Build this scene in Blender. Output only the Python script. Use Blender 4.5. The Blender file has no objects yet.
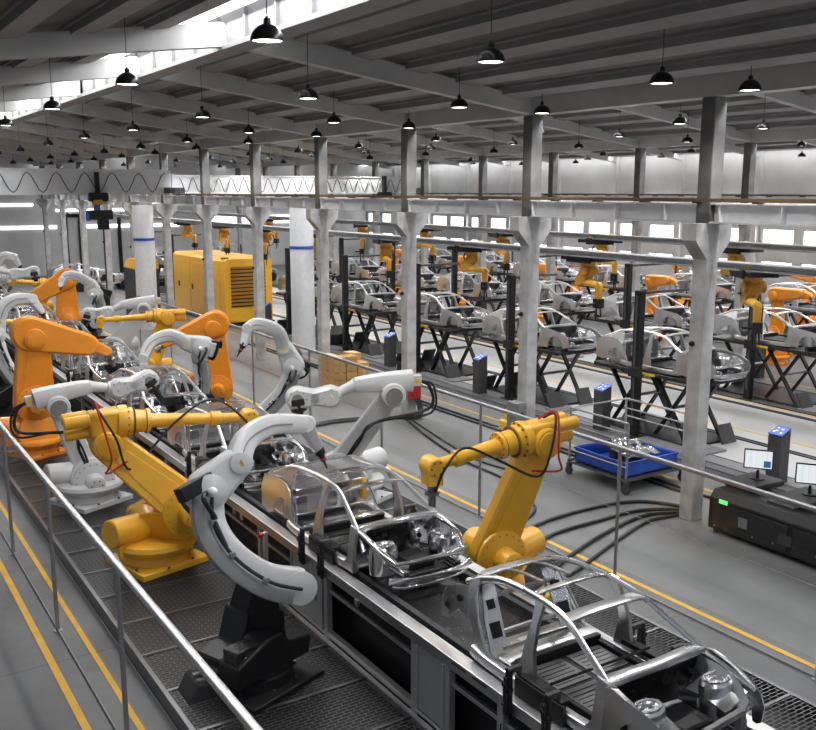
import bpy, bmesh, math, random
from mathutils import Vector, Matrix
random.seed(7)
V = Vector
PI = math.pi
sc = bpy.context.scene
COL = sc.collection
UP = V((0, 0, 1))
SCALE = 1.3            # the hall is laid out in units of 1.3 m and scaled once at the end

# ------------------------------------------------------------------ camera maths (used to work out positions)
FPX = 930.0; CH = 6.0; PITCH = math.atan(175 / FPX); YAW = math.radians(32.6)
Fh = V((math.sin(YAW), math.cos(YAW), 0)); Rh = V((math.cos(YAW), -math.sin(YAW), 0))
def at(u, v, d):
    """point seen at (u, v) at horizontal distance d ahead of the camera"""
    a = (u - 408) / FPX; b = (365 - v) / FPX
    h = math.cos(PITCH) + b * math.sin(PITCH); z = -math.sin(PITCH) + b * math.cos(PITCH)
    t = d / h
    return Fh * d + Rh * (a * t) + V((0, 0, CH + z * t))

# ------------------------------------------------------------------ materials
MATS = {}
def new_mat(name):
    m = bpy.data.materials.new(name); m.use_nodes = True
    nt = m.node_tree; b = nt.nodes['Principled BSDF']
    return m, nt, b
def mat(name, col, rough=0.5, metal=0.0, noise=0.0, nscale=6.0, bump=0.0, coat=0.0, rvar=0.0):
    m, nt, b = new_mat(name)
    b.inputs['Base Color'].default_value = (*col, 1); b.inputs['Roughness'].default_value = rough
    b.inputs['Metallic'].default_value = metal
    if coat: b.inputs['Coat Weight'].default_value = coat; b.inputs['Coat Roughness'].default_value = 0.12
    tc = nt.nodes.new('ShaderNodeTexCoord'); n = nt.nodes.new('ShaderNodeTexNoise')
    n.inputs['Scale'].default_value = nscale; n.inputs['Detail'].default_value = 6
    nt.links.new(tc.outputs['Object'], n.inputs['Vector'])
    if noise:
        r = nt.nodes.new('ShaderNodeMapRange'); r.inputs[1].default_value = 0.3; r.inputs[2].default_value = 0.7
        r.inputs[3].default_value = 1 - noise; r.inputs[4].default_value = 1 + noise * 0.6
        mx = nt.nodes.new('ShaderNodeVectorMath'); mx.operation = 'SCALE'; mx.inputs[0].default_value = col
        nt.links.new(n.outputs['Fac'], r.inputs[0]); nt.links.new(r.outputs[0], mx.inputs['Scale'])
        nt.links.new(mx.outputs[0], b.inputs['Base Color'])
    if rvar:
        r = nt.nodes.new('ShaderNodeMapRange'); r.inputs[3].default_value = rough - rvar; r.inputs[4].default_value = rough + rvar
        nt.links.new(n.outputs['Fac'], r.inputs[0]); nt.links.new(r.outputs[0], b.inputs['Roughness'])
    if bump:
        bp = nt.nodes.new('ShaderNodeBump'); bp.inputs['Strength'].default_value = bump; bp.inputs['Distance'].default_value = 0.02
        nt.links.new(n.outputs['Fac'], bp.inputs['Height']); nt.links.new(bp.outputs[0], b.inputs['Normal'])
    MATS[name] = m
    return m
def emit(name, col, s):
    m = bpy.data.materials.new(name); m.use_nodes = True; nt = m.node_tree
    nt.nodes.clear(); o = nt.nodes.new('ShaderNodeOutputMaterial'); e = nt.nodes.new('ShaderNodeEmission')
    e.inputs[0].default_value = (*col, 1); e.inputs[1].default_value = s
    nt.links.new(e.outputs[0], o.inputs[0]); MATS[name] = m
    return m
mat('shaded_concrete', (0.13, 0.128, 0.126), 0.85, noise=0.3, nscale=2.5, bump=0.15)  # shade above the crane beam painted into the column concrete
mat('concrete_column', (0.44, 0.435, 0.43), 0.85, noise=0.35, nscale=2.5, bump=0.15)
mat('roof_concrete', (0.50, 0.495, 0.487), 0.85, noise=0.12, nscale=1.5)
mat('roof_deck', (0.15, 0.146, 0.148), 0.8, noise=0.2, nscale=1.2)
mat('purlin', (0.25, 0.246, 0.252), 0.6, noise=0.12, nscale=2)
mat('white_paint', (0.72, 0.73, 0.74), 0.5, noise=0.06)
mat('wall_paint', (0.62, 0.61, 0.60), 0.8, noise=0.08, nscale=1)
mat('beige_wall', (0.50, 0.47, 0.43), 0.8, noise=0.08, nscale=1)
mat('steel_beam', (0.80, 0.805, 0.82), 0.5, metal=0.1, noise=0.06)
mat('brown_rail', (0.16, 0.10, 0.035), 0.6, noise=0.2)
mat('lamp_black', (0.018, 0.018, 0.020), 0.28, metal=0.3)
mat('black', (0.014, 0.014, 0.015), 0.38, noise=0.2, nscale=9)
mat('black_gloss', (0.02, 0.02, 0.021), 0.25, rvar=0.08, nscale=14)
mat('rubber', (0.010, 0.010, 0.010), 0.45)
mat('dark_grey', (0.06, 0.06, 0.063), 0.5, noise=0.2)
mat('mid_grey', (0.20, 0.20, 0.205), 0.5, noise=0.15)
mat('chrome', (0.82, 0.82, 0.83), 0.16, metal=1.0, rvar=0.06, nscale=4, bump=0.05)
mat('satin_steel', (0.66, 0.66, 0.67), 0.28, metal=1.0, rvar=0.04, nscale=3)
mat('dark_steel', (0.22, 0.22, 0.225), 0.35, metal=1.0, rvar=0.08, nscale=8)
mat('rail_steel', (0.62, 0.62, 0.63), 0.32, metal=1.0, rvar=0.06, nscale=12)
mat('brushed_panel', (0.50, 0.495, 0.49), 0.36, metal=0.55, rvar=0.06, nscale=3)
mat('stainless', (0.66, 0.655, 0.65), 0.32, metal=0.85, rvar=0.08, nscale=3)
mat('yellow', (0.80, 0.42, 0.03), 0.34, noise=0.06, coat=0.3, nscale=4)
mat('dark_yellow', (0.50, 0.24, 0.02), 0.4, noise=0.08, nscale=4)
mat('orange', (0.84, 0.29, 0.018), 0.36, noise=0.06, coat=0.3, nscale=4)
mat('bright_yellow', (0.80, 0.52, 0.03), 0.4, noise=0.08)
mat('robot_white', (0.58, 0.585, 0.59), 0.34, noise=0.04, coat=0.3, nscale=4)
mat('robot_grey', (0.27, 0.275, 0.28), 0.38, noise=0.06, coat=0.2, nscale=4)
mat('floor_yellow', (0.72, 0.40, 0.03), 0.5, noise=0.15, nscale=3)
mat('blue', (0.02, 0.08, 0.42), 0.4, noise=0.1)
mat('blue_light', (0.08, 0.28, 0.75), 0.4)
mat('red', (0.45, 0.015, 0.015), 0.4)
mat('cardboard', (0.55, 0.33, 0.13), 0.8, noise=0.15)
mat('label_white', (0.75, 0.75, 0.75), 0.6)
mat('gantry_steel', (0.36, 0.36, 0.37), 0.40, metal=0.7, noise=0.15)
emit('lamp_glow', (1.0, 0.97, 0.92), 9.0)
emit('sky_pane', (0.96, 0.98, 1.0), 2.2)
mat('ridge_paint', (0.17, 0.17, 0.173), 0.6, noise=0.06)
mat('panel_steel', (0.72, 0.71, 0.70), 0.32, metal=1.0, rvar=0.05, nscale=3)
emit('window_sky', (0.95, 0.98, 1.0), 3.6)
emit('green_led', (0.1, 1.0, 0.15), 1.6)
emit('tube_light', (0.95, 0.98, 1.0), 4.0)

def floor_mat():
    m, nt, b = new_mat('polished_concrete_floor')
    tc = nt.nodes.new('ShaderNodeTexCoord')
    n1 = nt.nodes.new('ShaderNodeTexNoise'); n1.inputs['Scale'].default_value = 0.55; n1.inputs['Detail'].default_value = 8; n1.inputs['Roughness'].default_value = 0.6
    n2 = nt.nodes.new('ShaderNodeTexNoise'); n2.inputs['Scale'].default_value = 6; n2.inputs['Detail'].default_value = 8
    br = nt.nodes.new('ShaderNodeTexBrick'); br.offset = 0; br.inputs['Scale'].default_value = 1
    br.inputs['Brick Width'].default_value = 4.93; br.inputs['Row Height'].default_value = 3.4; br.inputs['Mortar Size'].default_value = 0.012
    br.inputs['Color1'].default_value = (1, 1, 1, 1); br.inputs['Color2'].default_value = (0.94, 0.94, 0.94, 1); br.inputs['Mortar'].default_value = (0.55, 0.55, 0.55, 1)
    for n in (n1, n2, br): nt.links.new(tc.outputs['Object'], n.inputs['Vector'])
    cr = nt.nodes.new('ShaderNodeValToRGB'); cr.color_ramp.elements[0].position = 0.3; cr.color_ramp.elements[1].position = 0.7
    cr.color_ramp.elements[0].color = (0.095, 0.095, 0.097, 1); cr.color_ramp.elements[1].color = (0.15, 0.15, 0.152, 1)
    nt.links.new(n1.outputs['Fac'], cr.inputs[0])
    mm = nt.nodes.new('ShaderNodeMix'); mm.data_type = 'RGBA'; mm.blend_type = 'MULTIPLY'; mm.inputs[0].default_value = 1
    nt.links.new(cr.outputs[0], mm.inputs[6]); nt.links.new(br.outputs[0], mm.inputs[7])
    nt.links.new(mm.outputs[2], b.inputs['Base Color'])
    r = nt.nodes.new('ShaderNodeMapRange'); r.inputs[3].default_value = 0.30; r.inputs[4].default_value = 0.55
    nt.links.new(n2.outputs['Fac'], r.inputs[0]); nt.links.new(r.outputs[0], b.inputs['Roughness'])
    MATS['floor'] = m
floor_mat()
def grating_mat():
    m, nt, b = new_mat('expanded_mesh_grating')
    b.inputs['Base Color'].default_value = (0.13, 0.13, 0.132, 1); b.inputs['Metallic'].default_value = 0.6; b.inputs['Roughness'].default_value = 0.42
    tc = nt.nodes.new('ShaderNodeTexCoord'); mp = nt.nodes.new('ShaderNodeMapping')
    mp.inputs['Scale'].default_value = (1, 1, 0.0)
    nt.links.new(tc.outputs['Object'], mp.inputs['Vector'])
    br = nt.nodes.new('ShaderNodeTexBrick'); br.offset = 0.5; br.inputs['Scale'].default_value = 1
    br.inputs['Brick Width'].default_value = 0.13; br.inputs['Row Height'].default_value = 0.055; br.inputs['Mortar Size'].default_value = 0.0068
    br.inputs['Mortar Smooth'].default_value = 0.0
    nt.links.new(mp.outputs[0], br.inputs['Vector'])
    tr = nt.nodes.new('ShaderNodeBsdfTransparent'); mx = nt.nodes.new('ShaderNodeMixShader')
    out = nt.nodes['Material Output']
    nt.links.new(br.outputs['Fac'], mx.inputs[0]); nt.links.new(tr.outputs[0], mx.inputs[1]); nt.links.new(b.outputs[0], mx.inputs[2])
    nt.links.new(mx.outputs[0], out.inputs[0])
    MATS['grating'] = m
grating_mat()
def glass_mat():
    m, nt, b = new_mat('clear_panel_glass')
    tr = nt.nodes.new('ShaderNodeBsdfTransparent'); tr.inputs[0].default_value = (0.95, 0.96, 0.96, 1)
    gl = nt.nodes.new('ShaderNodeBsdfGlossy'); gl.inputs['Roughness'].default_value = 0.03
    fr = nt.nodes.new('ShaderNodeLayerWeight'); fr.inputs[0].default_value = 0.12
    mr = nt.nodes.new('ShaderNodeMapRange'); mr.inputs[3].default_value = 0.02; mr.inputs[4].default_value = 0.35
    nt.links.new(fr.outputs['Facing'], mr.inputs[0])
    mx = nt.nodes.new('ShaderNodeMixShader'); out = nt.nodes['Material Output']
    nt.links.new(mr.outputs[0], mx.inputs[0]); nt.links.new(tr.outputs[0], mx.inputs[1]); nt.links.new(gl.outputs[0], mx.inputs[2])
    nt.links.new(mx.outputs[0], out.inputs[0]); MATS['glass'] = m
glass_mat()
def screen_mat():
    m = bpy.data.materials.new('screen_image'); m.use_nodes = True; nt = m.node_tree; nt.nodes.clear()
    o = nt.nodes.new('ShaderNodeOutputMaterial'); e = nt.nodes.new('ShaderNodeEmission'); e.inputs[1].default_value = 0.75
    tc = nt.nodes.new('ShaderNodeTexCoord'); br = nt.nodes.new('ShaderNodeTexBrick')
    br.inputs['Scale'].default_value = 9; br.inputs['Color1'].default_value = (0.75, 0.83, 0.9, 1); br.inputs['Color2'].default_value = (0.9, 0.94, 0.96, 1); br.inputs['Mortar'].default_value = (0.95, 0.97, 1, 1)
    nt.links.new(tc.outputs['Object'], br.inputs['Vector']); nt.links.new(br.outputs[0], e.inputs[0]); nt.links.new(e.outputs[0], o.inputs[0])
    MATS['screen'] = m
screen_mat()

# ------------------------------------------------------------------ mesh helpers (world coordinates; build() shifts to the parent's origin)
def frame(d, hint=UP):
    d = V(d).normalized(); h = V(hint)
    if abs(d.dot(h.normalized())) > 0.98: h = V((0, 1, 0)) if abs(d.y) < 0.9 else V((1, 0, 0))
    x = h.cross(d).normalized(); y = d.cross(x).normalized()
    return x, y, d
class MB:
    def __init__(self): self.bm = bmesh.new()
    def _v(self, p): return self.bm.verts.new(p)
    def face(self, vs):
        try: return self.bm.faces.new(vs)
        except ValueError: return None
    def box(self, c, s, X=(1, 0, 0), Y=(0, 1, 0), Z=None):
        X = V(X).normalized(); Y = V(Y).normalized(); Z = X.cross(Y) if Z is None else V(Z)
        c = V(c); vs = []
        for i in (-.5, .5):
            for j in (-.5, .5):
                for k in (-.5, .5): vs.append(self._v(c + X * (i * s[0]) + Y * (j * s[1]) + Z * (k * s[2])))
        for f in ((0, 1, 3, 2), (4, 6, 7, 5), (0, 4, 5, 1), (2, 3, 7, 6), (0, 2, 6, 4), (1, 5, 7, 3)): self.face([vs[i] for i in f])
        return self
    def bx(self, x0, x1, y0, y1, z0, z1):
        return self.box(((x0 + x1) / 2, (y0 + y1) / 2, (z0 + z1) / 2), (abs(x1 - x0), abs(y1 - y0), abs(z1 - z0)))
    def bar(self, a, b, w, h, up=UP):
        a = V(a); b = V(b); x, y, d = frame(b - a, up)
        return self.box((a + b) / 2, (w, h, (b - a).length), x, y, d)
    def loft(self, rings, closed=True, caps=True):
        vr = [[self._v(p) for p in r] for r in rings]
        n = len(vr[0])
        for a, b in zip(vr, vr[1:]):
            for i in range(n if closed else n - 1):
                j = (i + 1) % n; self.face([a[i], a[j], b[j], b[i]])
        if caps and closed: self.face(vr[0][::-1]); self.face(vr[-1])
        return self
    def lathe(self, p, d, prof, n=20, caps=True):
        p = V(p); x, y, d = frame(d)
        self.loft([[p + d * t + (x * math.cos(2 * PI * i / n) + y * math.sin(2 * PI * i / n)) * max(r, 1e-4) for i in range(n)] for t, r in prof], True, caps)
        return self
    def cyl(self, a, b, r, r2=None, n=16):
        a = V(a); b = V(b); L = (b - a).length
        return self.lathe(a, b - a, [(0, r), (L, r if r2 is None else r2)], n)
    def fcyl(self, a, b, r, n=20, e=0.02):
        a = V(a); b = V(b); L = (b - a).length
        return self.lathe(a, b - a, [(0, r - e), (e, r), (L - e, r), (L, r - e)], n)
    def bolts(self, p, d, R, k=10, r=0.014, h=0.02):
        p = V(p); x, y, d = frame(d)
        for i in range(k):
            a = 2 * PI * i / k; q = p + (x * math.cos(a) + y * math.sin(a)) * R
            self.lathe(q, d, [(0, r), (h, r)], 6)
        return self
    def ball(self, c, r, n=14):
        c = V(c); m = n // 2
        return self.lathe(c - UP * r, UP, [(r - r * math.cos(PI * i / m), r * math.sin(PI * i / m)) for i in range(m + 1)], n)
    def tube(self, pts, r, n=8, smooth=6):
        pts = spline(pts, smooth) if smooth else [V(p) for p in pts]
        rings = []; px = None
        for i, p in enumerate(pts):
            d = (pts[min(i + 1, len(pts) - 1)] - pts[max(i - 1, 0)]).normalized()
            if px is None: x, y, _ = frame(d)
            else:
                x = (px - d * px.dot(d)).normalized(); y = d.cross(x)
            px = x
            rr = r(i / (len(pts) - 1)) if callable(r) else r
            rings.append([p + (x * math.cos(2 * PI * k / n) + y * math.sin(2 * PI * k / n)) * rr for k in range(n)])
        return self.loft(rings)
    def sweep(self, pts, w, h, up=UP, smooth=6, rnd=0.25):
        """rounded-rectangle section swept along a path; w across 'up', h along it; w,h may be functions of t"""
        pts = spline(pts, smooth) if smooth else [V(p) for p in pts]
        rings = []
        for i, p in enumerate(pts):
            d = (pts[min(i + 1, len(pts) - 1)] - pts[max(i - 1, 0)]).normalized()
            x, y, _ = frame(d, up); t = i / (len(pts) - 1)
            a = (w(t) if callable(w) else w) / 2; b = (h(t) if callable(h) else h) / 2; c = min(a, b) * rnd * 2
            sec = [(a, b - c), (a - c * .3, b - c * .3), (a - c, b), (-a + c, b), (-a + c * .3, b - c * .3), (-a, b - c), (-a, -b + c), (-a + c * .3, -b + c * .3), (-a + c, -b), (a - c, -b), (a - c * .3, -b + c * .3), (a, -b + c)]
            rings.append([p + x * u + y * v for u, v in sec])
        return self.loft(rings)
    def capsule(self, p0, r0, p1, r1, n, th, off=0.0, k=12, e=0.02):
        """plate: hull of two discs lying in the plane with normal n, th thick, moved off along n"""
        p0 = V(p0); p1 = V(p1); n = V(n).normalized(); d = (p1 - p0); L = d.length; d.normalize(); s = n.cross(d).normalized()
        al = math.acos(max(-1, min(1, (r0 - r1) / L)))
        pts = []
        for i in range(k + 1):
            a = al + (2 * PI - 2 * al) * i / k; pts.append((0, math.cos(a), math.sin(a)))
        for i in range(k + 1):
            a = -al + 2 * al * i / k; pts.append((1, math.cos(a), math.sin(a)))
        def ring(o, sh):
            out = []
            for w, c, q in pts:
                r = (r1 if w else r0) - sh; out.append((p1 if w else p0) + (d * c + s * q) * r + n * o)
            return out
        o0 = off - th / 2; o1 = off + th / 2
        return self.loft([ring(o0, e), ring(o0 + e, 0), ring(o1 - e, 0), ring(o1, e)])
    def sheet(self, A, B, rows=4, th=0.014, bulge=None):
        """skin between polylines A and B (same length) with thickness"""
        n = len(A); g = []
        for j in range(rows + 1):
            t = j / rows; row = []
            for a, b in zip(A, B):
                p = V(a).lerp(V(b), t)
                if bulge: p = p + V(bulge) * math.sin(PI * t)
                row.append(p)
            g.append(row)
        nv = []
        for j in range(rows + 1):
            r = []
            for i in range(n):
                e1 = g[j][min(i + 1, n - 1)] - g[j][max(i - 1, 0)]; e2 = g[min(j + 1, rows)][i] - g[max(j - 1, 0)][i]
                m = e1.cross(e2); r.append(m.normalized() * th if m.length > 1e-9 else V((0, 0, th)))
            nv.append(r)
        f = [[self._v(g[j][i]) for i in range(n)] for j in range(rows + 1)]
        b = [[self._v(g[j][i] - nv[j][i]) for i in range(n)] for j in range(rows + 1)]
        for j in range(rows):
            for i in range(n - 1):
                self.face([f[j][i], f[j][i + 1], f[j + 1][i + 1], f[j + 1][i]]); self.face([b[j][i], b[j + 1][i], b[j + 1][i + 1], b[j][i + 1]])
        for i in range(n - 1):
            self.face([f[0][i], b[0][i], b[0][i + 1], f[0][i + 1]]); self.face([f[rows][i], f[rows][i + 1], b[rows][i + 1], b[rows][i]])
        for j in range(rows):
            self.face([f[j][0], f[j + 1][0], b[j + 1][0], b[j][0]]); self.face([f[j][n - 1], b[j][n - 1], b[j + 1][n - 1], f[j + 1][n - 1]])
        return self
    def prism(self, poly, o, X, Y, d):
        """polygon (2D) placed at o with axes X, Y, extruded along vector d"""
        o = V(o); X = V(X); Y = V(Y); d = V(d)
        a = [o + X * p[0] + Y * p[1] for p in poly]
        return self.loft([a, [p + d for p in a]])
    def mirror(self, fn):
        fn(self, 1); fn(self, -1); return self
    def build(self, name, m, parent=None, bevel=0.0, smooth=True):
        bm = self.bm
        bmesh.ops.recalc_face_normals(bm, faces=bm.faces)
        me = bpy.data.meshes.new(name)
        o = bpy.data.objects.new(name, me); COL.objects.link(o)
        if parent is not None:
            off = ORI[parent.name]; bmesh.ops.translate(bm, verts=bm.verts, vec=-off[0])
            o.parent = parent; ORI[o.name] = off
        if smooth:
            for f in bm.faces: f.smooth = True
            for e in bm.edges:
                if len(e.link_faces) == 2 and e.calc_face_angle(0) > 0.55: e.smooth = False
        bm.to_mesh(me); bm.free()
        me.materials.append(MATS[m] if isinstance(m, str) else m)
        if parent is None:                       # put the origin at the base of the thing
            xs = [v.co for v in me.vertices]; mn = V((min(v.x for v in xs), min(v.y for v in xs), min(v.z for v in xs))); mx = V((max(v.x for v in xs), max(v.y for v in xs), max(v.z for v in xs)))
            c = V(((mn.x + mx.x) / 2, (mn.y + mx.y) / 2, mn.z))
            me.transform(Matrix.Translation(-c)); o.location = c; ORI[o.name] = (c,)
        if bevel:
            b = o.modifiers.new('bevel', 'BEVEL'); b.width = bevel; b.segments = 2; b.limit_method = 'ANGLE'; b.angle_limit = 0.6
        return o
ORI = {}
def spline(pts, k):
    pts = [V(p) for p in pts]
    if len(pts) < 3: return pts
    out = []
    for i in range(len(pts) - 1):
        p0 = pts[max(i - 1, 0)]; p1 = pts[i]; p2 = pts[i + 1]; p3 = pts[min(i + 2, len(pts) - 1)]
        for j in range(k):
            t = j / k
            out.append(0.5 * ((2 * p1) + (p2 - p0) * t + (2 * p0 - 5 * p1 + 4 * p2 - p3) * t * t + (3 * p1 - p0 - 3 * p2 + p3) * t ** 3))
    out.append(pts[-1]); return out
def tag(o, label=None, cat=None, group=None, kind=None):
    if label: o['label'] = label
    if cat: o['category'] = cat
    if group: o['group'] = group
    if kind: o['kind'] = kind
    return o
def thing(name, loc, label, cat, group=None):
    o = bpy.data.objects.new(name, None); COL.objects.link(o); o.location = loc; o.empty_display_size = 0.2
    ORI[o.name] = (V(loc),)
    return tag(o, label, cat, group)
def struct(o): o['kind'] = 'structure'; return o
def kids(o): return [c for c in bpy.data.objects if c.parent == o]
def tree_copy(o, parent=None):
    c = o.copy(); COL.objects.link(c); c.parent = parent
    for ch in TREE[o.name]: tree_copy(ch, c)
    return c
TREE = {}
def freeze(o):
    TREE[o.name] = kids(o)
    for c in TREE[o.name]: freeze(c)
def copy_at(o, loc, label, rotz=0, group=None, scl=None):
    if o.name not in TREE: freeze(o)
    c = tree_copy(o); c.location = loc; c.rotation_euler = (0, 0, rotz); c['label'] = label
    if group: c['group'] = group
    if scl: c.scale = (scl, scl, scl)
    return c
ORD = ['first', 'second', 'third', 'fourth', 'fifth', 'sixth', 'seventh', 'eighth', 'ninth', 'tenth', 'eleventh', 'twelfth', 'thirteenth', 'fourteenth', 'fifteenth', 'sixteenth']

# ------------------------------------------------------------------ the hall
BY = 4.93; Y0 = 10.9; BW = 13.6
XC = [13.3, 26.9, 40.5]            # column lines; roof ridges half way between
RIDGE = [6.5, 20.1, 33.7]
YN, YF = -2.0, 67.0
ys = [Y0 + BY * k for k in range(-2, 12)]
struct(MB().bx(-30, 60, -12, 90, -0.2, 0).build('floor', 'floor', smooth=False))
mat('aisle_light_tone', (0.46, 0.46, 0.455), 0.42, noise=0.10, nscale=0.8, rvar=0.1)  # stronger light on the aisle partly put into a paler floor colour
mat('work_zone_grey', (0.165, 0.165, 0.167), 0.42, noise=0.14, nscale=0.8, rvar=0.1)
tag(MB().bx(16.9, 24.3, 2, 62, 0, .0009).build('aisle_light_sheet', 'aisle_light_tone', smooth=False), 'light grey aisle floor, partly painted brightness, between the two lift rows', 'floor tone')
tag(MB().bx(10.5, 15.7, 2, 62, 0, .0009).build('bay_floor_strip', 'work_zone_grey', smooth=False), 'mid grey floor strip between the glass railing and the lifts', 'floor tone')  # thin sheet slightly paler than the floor around it
# roof deck panels with glass strips beside each ridge and valley beam
def zroof(x, base=7.95, top=8.95):
    for c, r in zip((-0.3, 13.3, 26.9), RIDGE):
        if x <= c + BW: return base + (top - base) * (1 - abs(x - r) / 6.8)
    return base
deck = MB(); pane_specs = []
for c, r in zip((-0.3, 13.3, 26.9), RIDGE):
    for a, b in ((c, c + 0.25), (c + 0.85, r - 0.75), (r + 0.42, c + BW - (0.7 if c > 20 else 0.12))):
        za = zroof(a + 1e-4); zb = zroof(b - 1e-4)
        deck.prism([(a, za), (b, zb), (b, zb + 0.12), (a, za + 0.12)], (0, YN, 0), (1, 0, 0), (0, 0, 1), (0, YF + 3 - YN, 0))
struct(deck.build('ceiling', 'roof_deck', smooth=False))
panes = []
for c, r in zip((-0.3, 13.3, 26.9), RIDGE):
    for a, b in ((c + 0.25, c + 0.85), (r - 0.75, r - 0.14), (r + 0.14, r + 0.42)) + (((c + BW - .7, c + BW - .12),) if c > 20 else ()):
        if c < 0 and a < 1: continue
        za = zroof(a); zb = zroof(b)
        m = MB(); m.prism([(a, za + .02), (b, zb + .02), (b, zb + 0.06), (a, za + 0.06)], (0, YN, 0), (1, 0, 0), (0, 0, 1), (0, YF + 3 - YN, 0))
        panes.append(struct(m.build('window_1', 'sky_pane', smooth=False)))
for i, o in enumerate(panes): o.name = 'window_%d' % (i + 1)
trim = 1
# purlins
for c, r in zip((-0.3, 13.3, 26.9), RIDGE):
    m = MB()
    for side in (-1, 1):
        for k in range(5):
            x = r + side * (1.35 + 1.18 * k); sl = -side / 6.8
            z = zroof(x); X = V((1, 0, sl)).normalized()
            m.box((x, (YN + YF) / 2, z - 0.09), (0.42, YF - YN, 0.13), X, (0, 1, 0))
            m.box((x, (YN + YF) / 2, z - 0.02), (0.56, YF - YN, 0.04), X, (0, 1, 0))
    o = struct(m.build('trim_1', 'purlin', smooth=False)); o.name = 'trim_%d' % trim; trim += 1
# rafters
for bi, (c, r) in enumerate(zip((-0.3, 13.3, 26.9), RIDGE)):
    m = MB()
    for y in [q for q in ys if q > (12 if bi == 0 else 9)]:
        m.prism([(c, 7.56), (r, 8.44), (c + BW, 7.56), (c + BW, 7.88), (r, 8.84), (c, 7.88)], (0, y - 0.11, 0), (1, 0, 0), (0, 0, 1), (0, 0.22, 0))
    o = struct(m.build('trim_1', 'roof_concrete', smooth=False)); o.name = 'trim_%d' % trim; trim += 1
    m = MB(); m.bx(r - 0.14, r + 0.14, YN, YF, 8.44, 9.25)
    for y in [YN + 1.2 * q for q in range(int((YF - YN) / 1.2))]: m.bx(r - .20, r - .14, y - .02, y + .02, 8.44, 8.92)
    fl_ = MB().bx(r - .22, r + .22, YN, YF, 8.36, 8.44); o = struct(fl_.build('trim_1', 'purlin', smooth=False)); o.name = 'trim_%d' % trim; trim += 1
    o = struct(m.build('trim_1', 'ridge_paint', smooth=False)); o.name = 'trim_%d' % trim; trim += 1
for x in XC[:2]:
    m = MB(); m.bx(x - 0.17, x + 0.17, YN, YF, 7.56, 8.15)
    o = struct(m.build('trim_1', 'roof_concrete', smooth=False)); o.name = 'trim_%d' % trim; trim += 1
# far walls
m = MB(); wx = 40.5
m.bx(wx, wx + .3, YN, YF + 3, 0, 1.9); m.bx(wx, wx + .3, YN, YF + 3, 2.5, 3.35); m.bx(wx, wx + .3, YN, YF + 3, 4.1, 8.3)
wn = len(panes) + 1
for y in ys:
    for a, b in ((-0.2, 0.4), (2.25, 2.7), (4.55, 4.75)): 
        m.bx(wx, wx + .3, y + a, y + b, 3.35, 4.1); m.bx(wx, wx + .3, y + a, y + b, 1.9, 2.5)
    m.bx(wx - 0.25, wx, y - 0.2, y + 0.2, 0, 8)
struct(m.build('wall_right', 'wall_paint', smooth=False))
for y in ys:
    for z0, z1 in ((3.35, 4.1), (1.9, 2.5)):
        g = MB(); f = MB()
        for a, b in ((0.4, 2.25), (2.7, 4.55)):
            g.bx(wx + .12, wx + .14, y + a, y + b, z0, z1)
            for q in (a + .03, b - .03): f.bx(wx + .04, wx + .12, y + q - .03, y + q + .03, z0, z1)
            f.bx(wx + .04, wx + .12, y + a, y + b, z0, z0 + .05); f.bx(wx + .04, wx + .12, y + a, y + b, z1 - .05, z1)
        o = struct(g.build('window_x', 'window_sky', smooth=False)); o.name = 'window_%d' % wn
        fo = struct(f.build('trim_x', 'white_paint', smooth=False)); fo.name = 'trim_%d' % trim; trim += 1; wn += 1
struct(MB().bx(-12, 41, YF + 3, YF + 3.3, 0, 9.3).build('wall_back', 'wall_paint', smooth=False))
for x0, x1, z0, z1 in ((9, 15, 3.3, 3.5), (17, 24, 3.3, 3.5), (8, 13.5, 4.9, 5.05), (15, 20, 4.5, 4.65), (26, 34, 3.4, 4.0), (22, 26, 5.0, 5.15)):
    o = struct(MB().bx(x0, x1, YF + 2.94, YF + 3.0, z0, z1).build('window_x', 'window_sky', smooth=False)); o.name = 'window_%d' % wn; wn += 1

# concrete columns
def column(x, y, z0, label, grp, cap=True):
    t = thing('concrete_column', (x, y, z0), label, 'column', grp)
    m = MB(); a = 0.15
    m.bx(x - a, x + a, y - a, y + a, z0, 5.43)
    m.build('shaft', 'concrete_column', t, bevel=0.02, smooth=False)
    m = MB(); m.bx(x - a, x + a, y - a, y + a, 5.43, 7.56); m.build('upper_shaft', 'shaded_concrete', t, bevel=0.02, smooth=False)
    if cap:
        m = MB()
        m.prism([(-a, 4.80), (a, 4.80), (0.46, 5.14), (0.46, 5.43), (-0.46, 5.43), (-0.46, 5.14)], (x, y - a - .005, 0), (1, 0, 0), (0, 0, 1), (0, 2 * a + .01, 0))
        m.build('capital', 'concrete_column', t, smooth=False)
        c = MB(); c.lathe((x - a - .005, y + .05, 3.3), (-1, 0, 0), [(0, .05), (.04, .05), (.07, .03)], 10); c.build('sensor_box', 'black', t)
    return t
for k in range(12):
    y = Y0 + BY * k + (.15 if k == 0 else 0)
    column(13.3, y, 0, 'grey concrete column, %s from the right in the row under the long beam' % ORD[k], 'columns carrying the crane beam')
    if k: column(26.9, y, 0, 'grey concrete column of the rear row, %s from the right, beyond the lifts' % ORD[k - 1], 'rear row of concrete columns')

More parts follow.
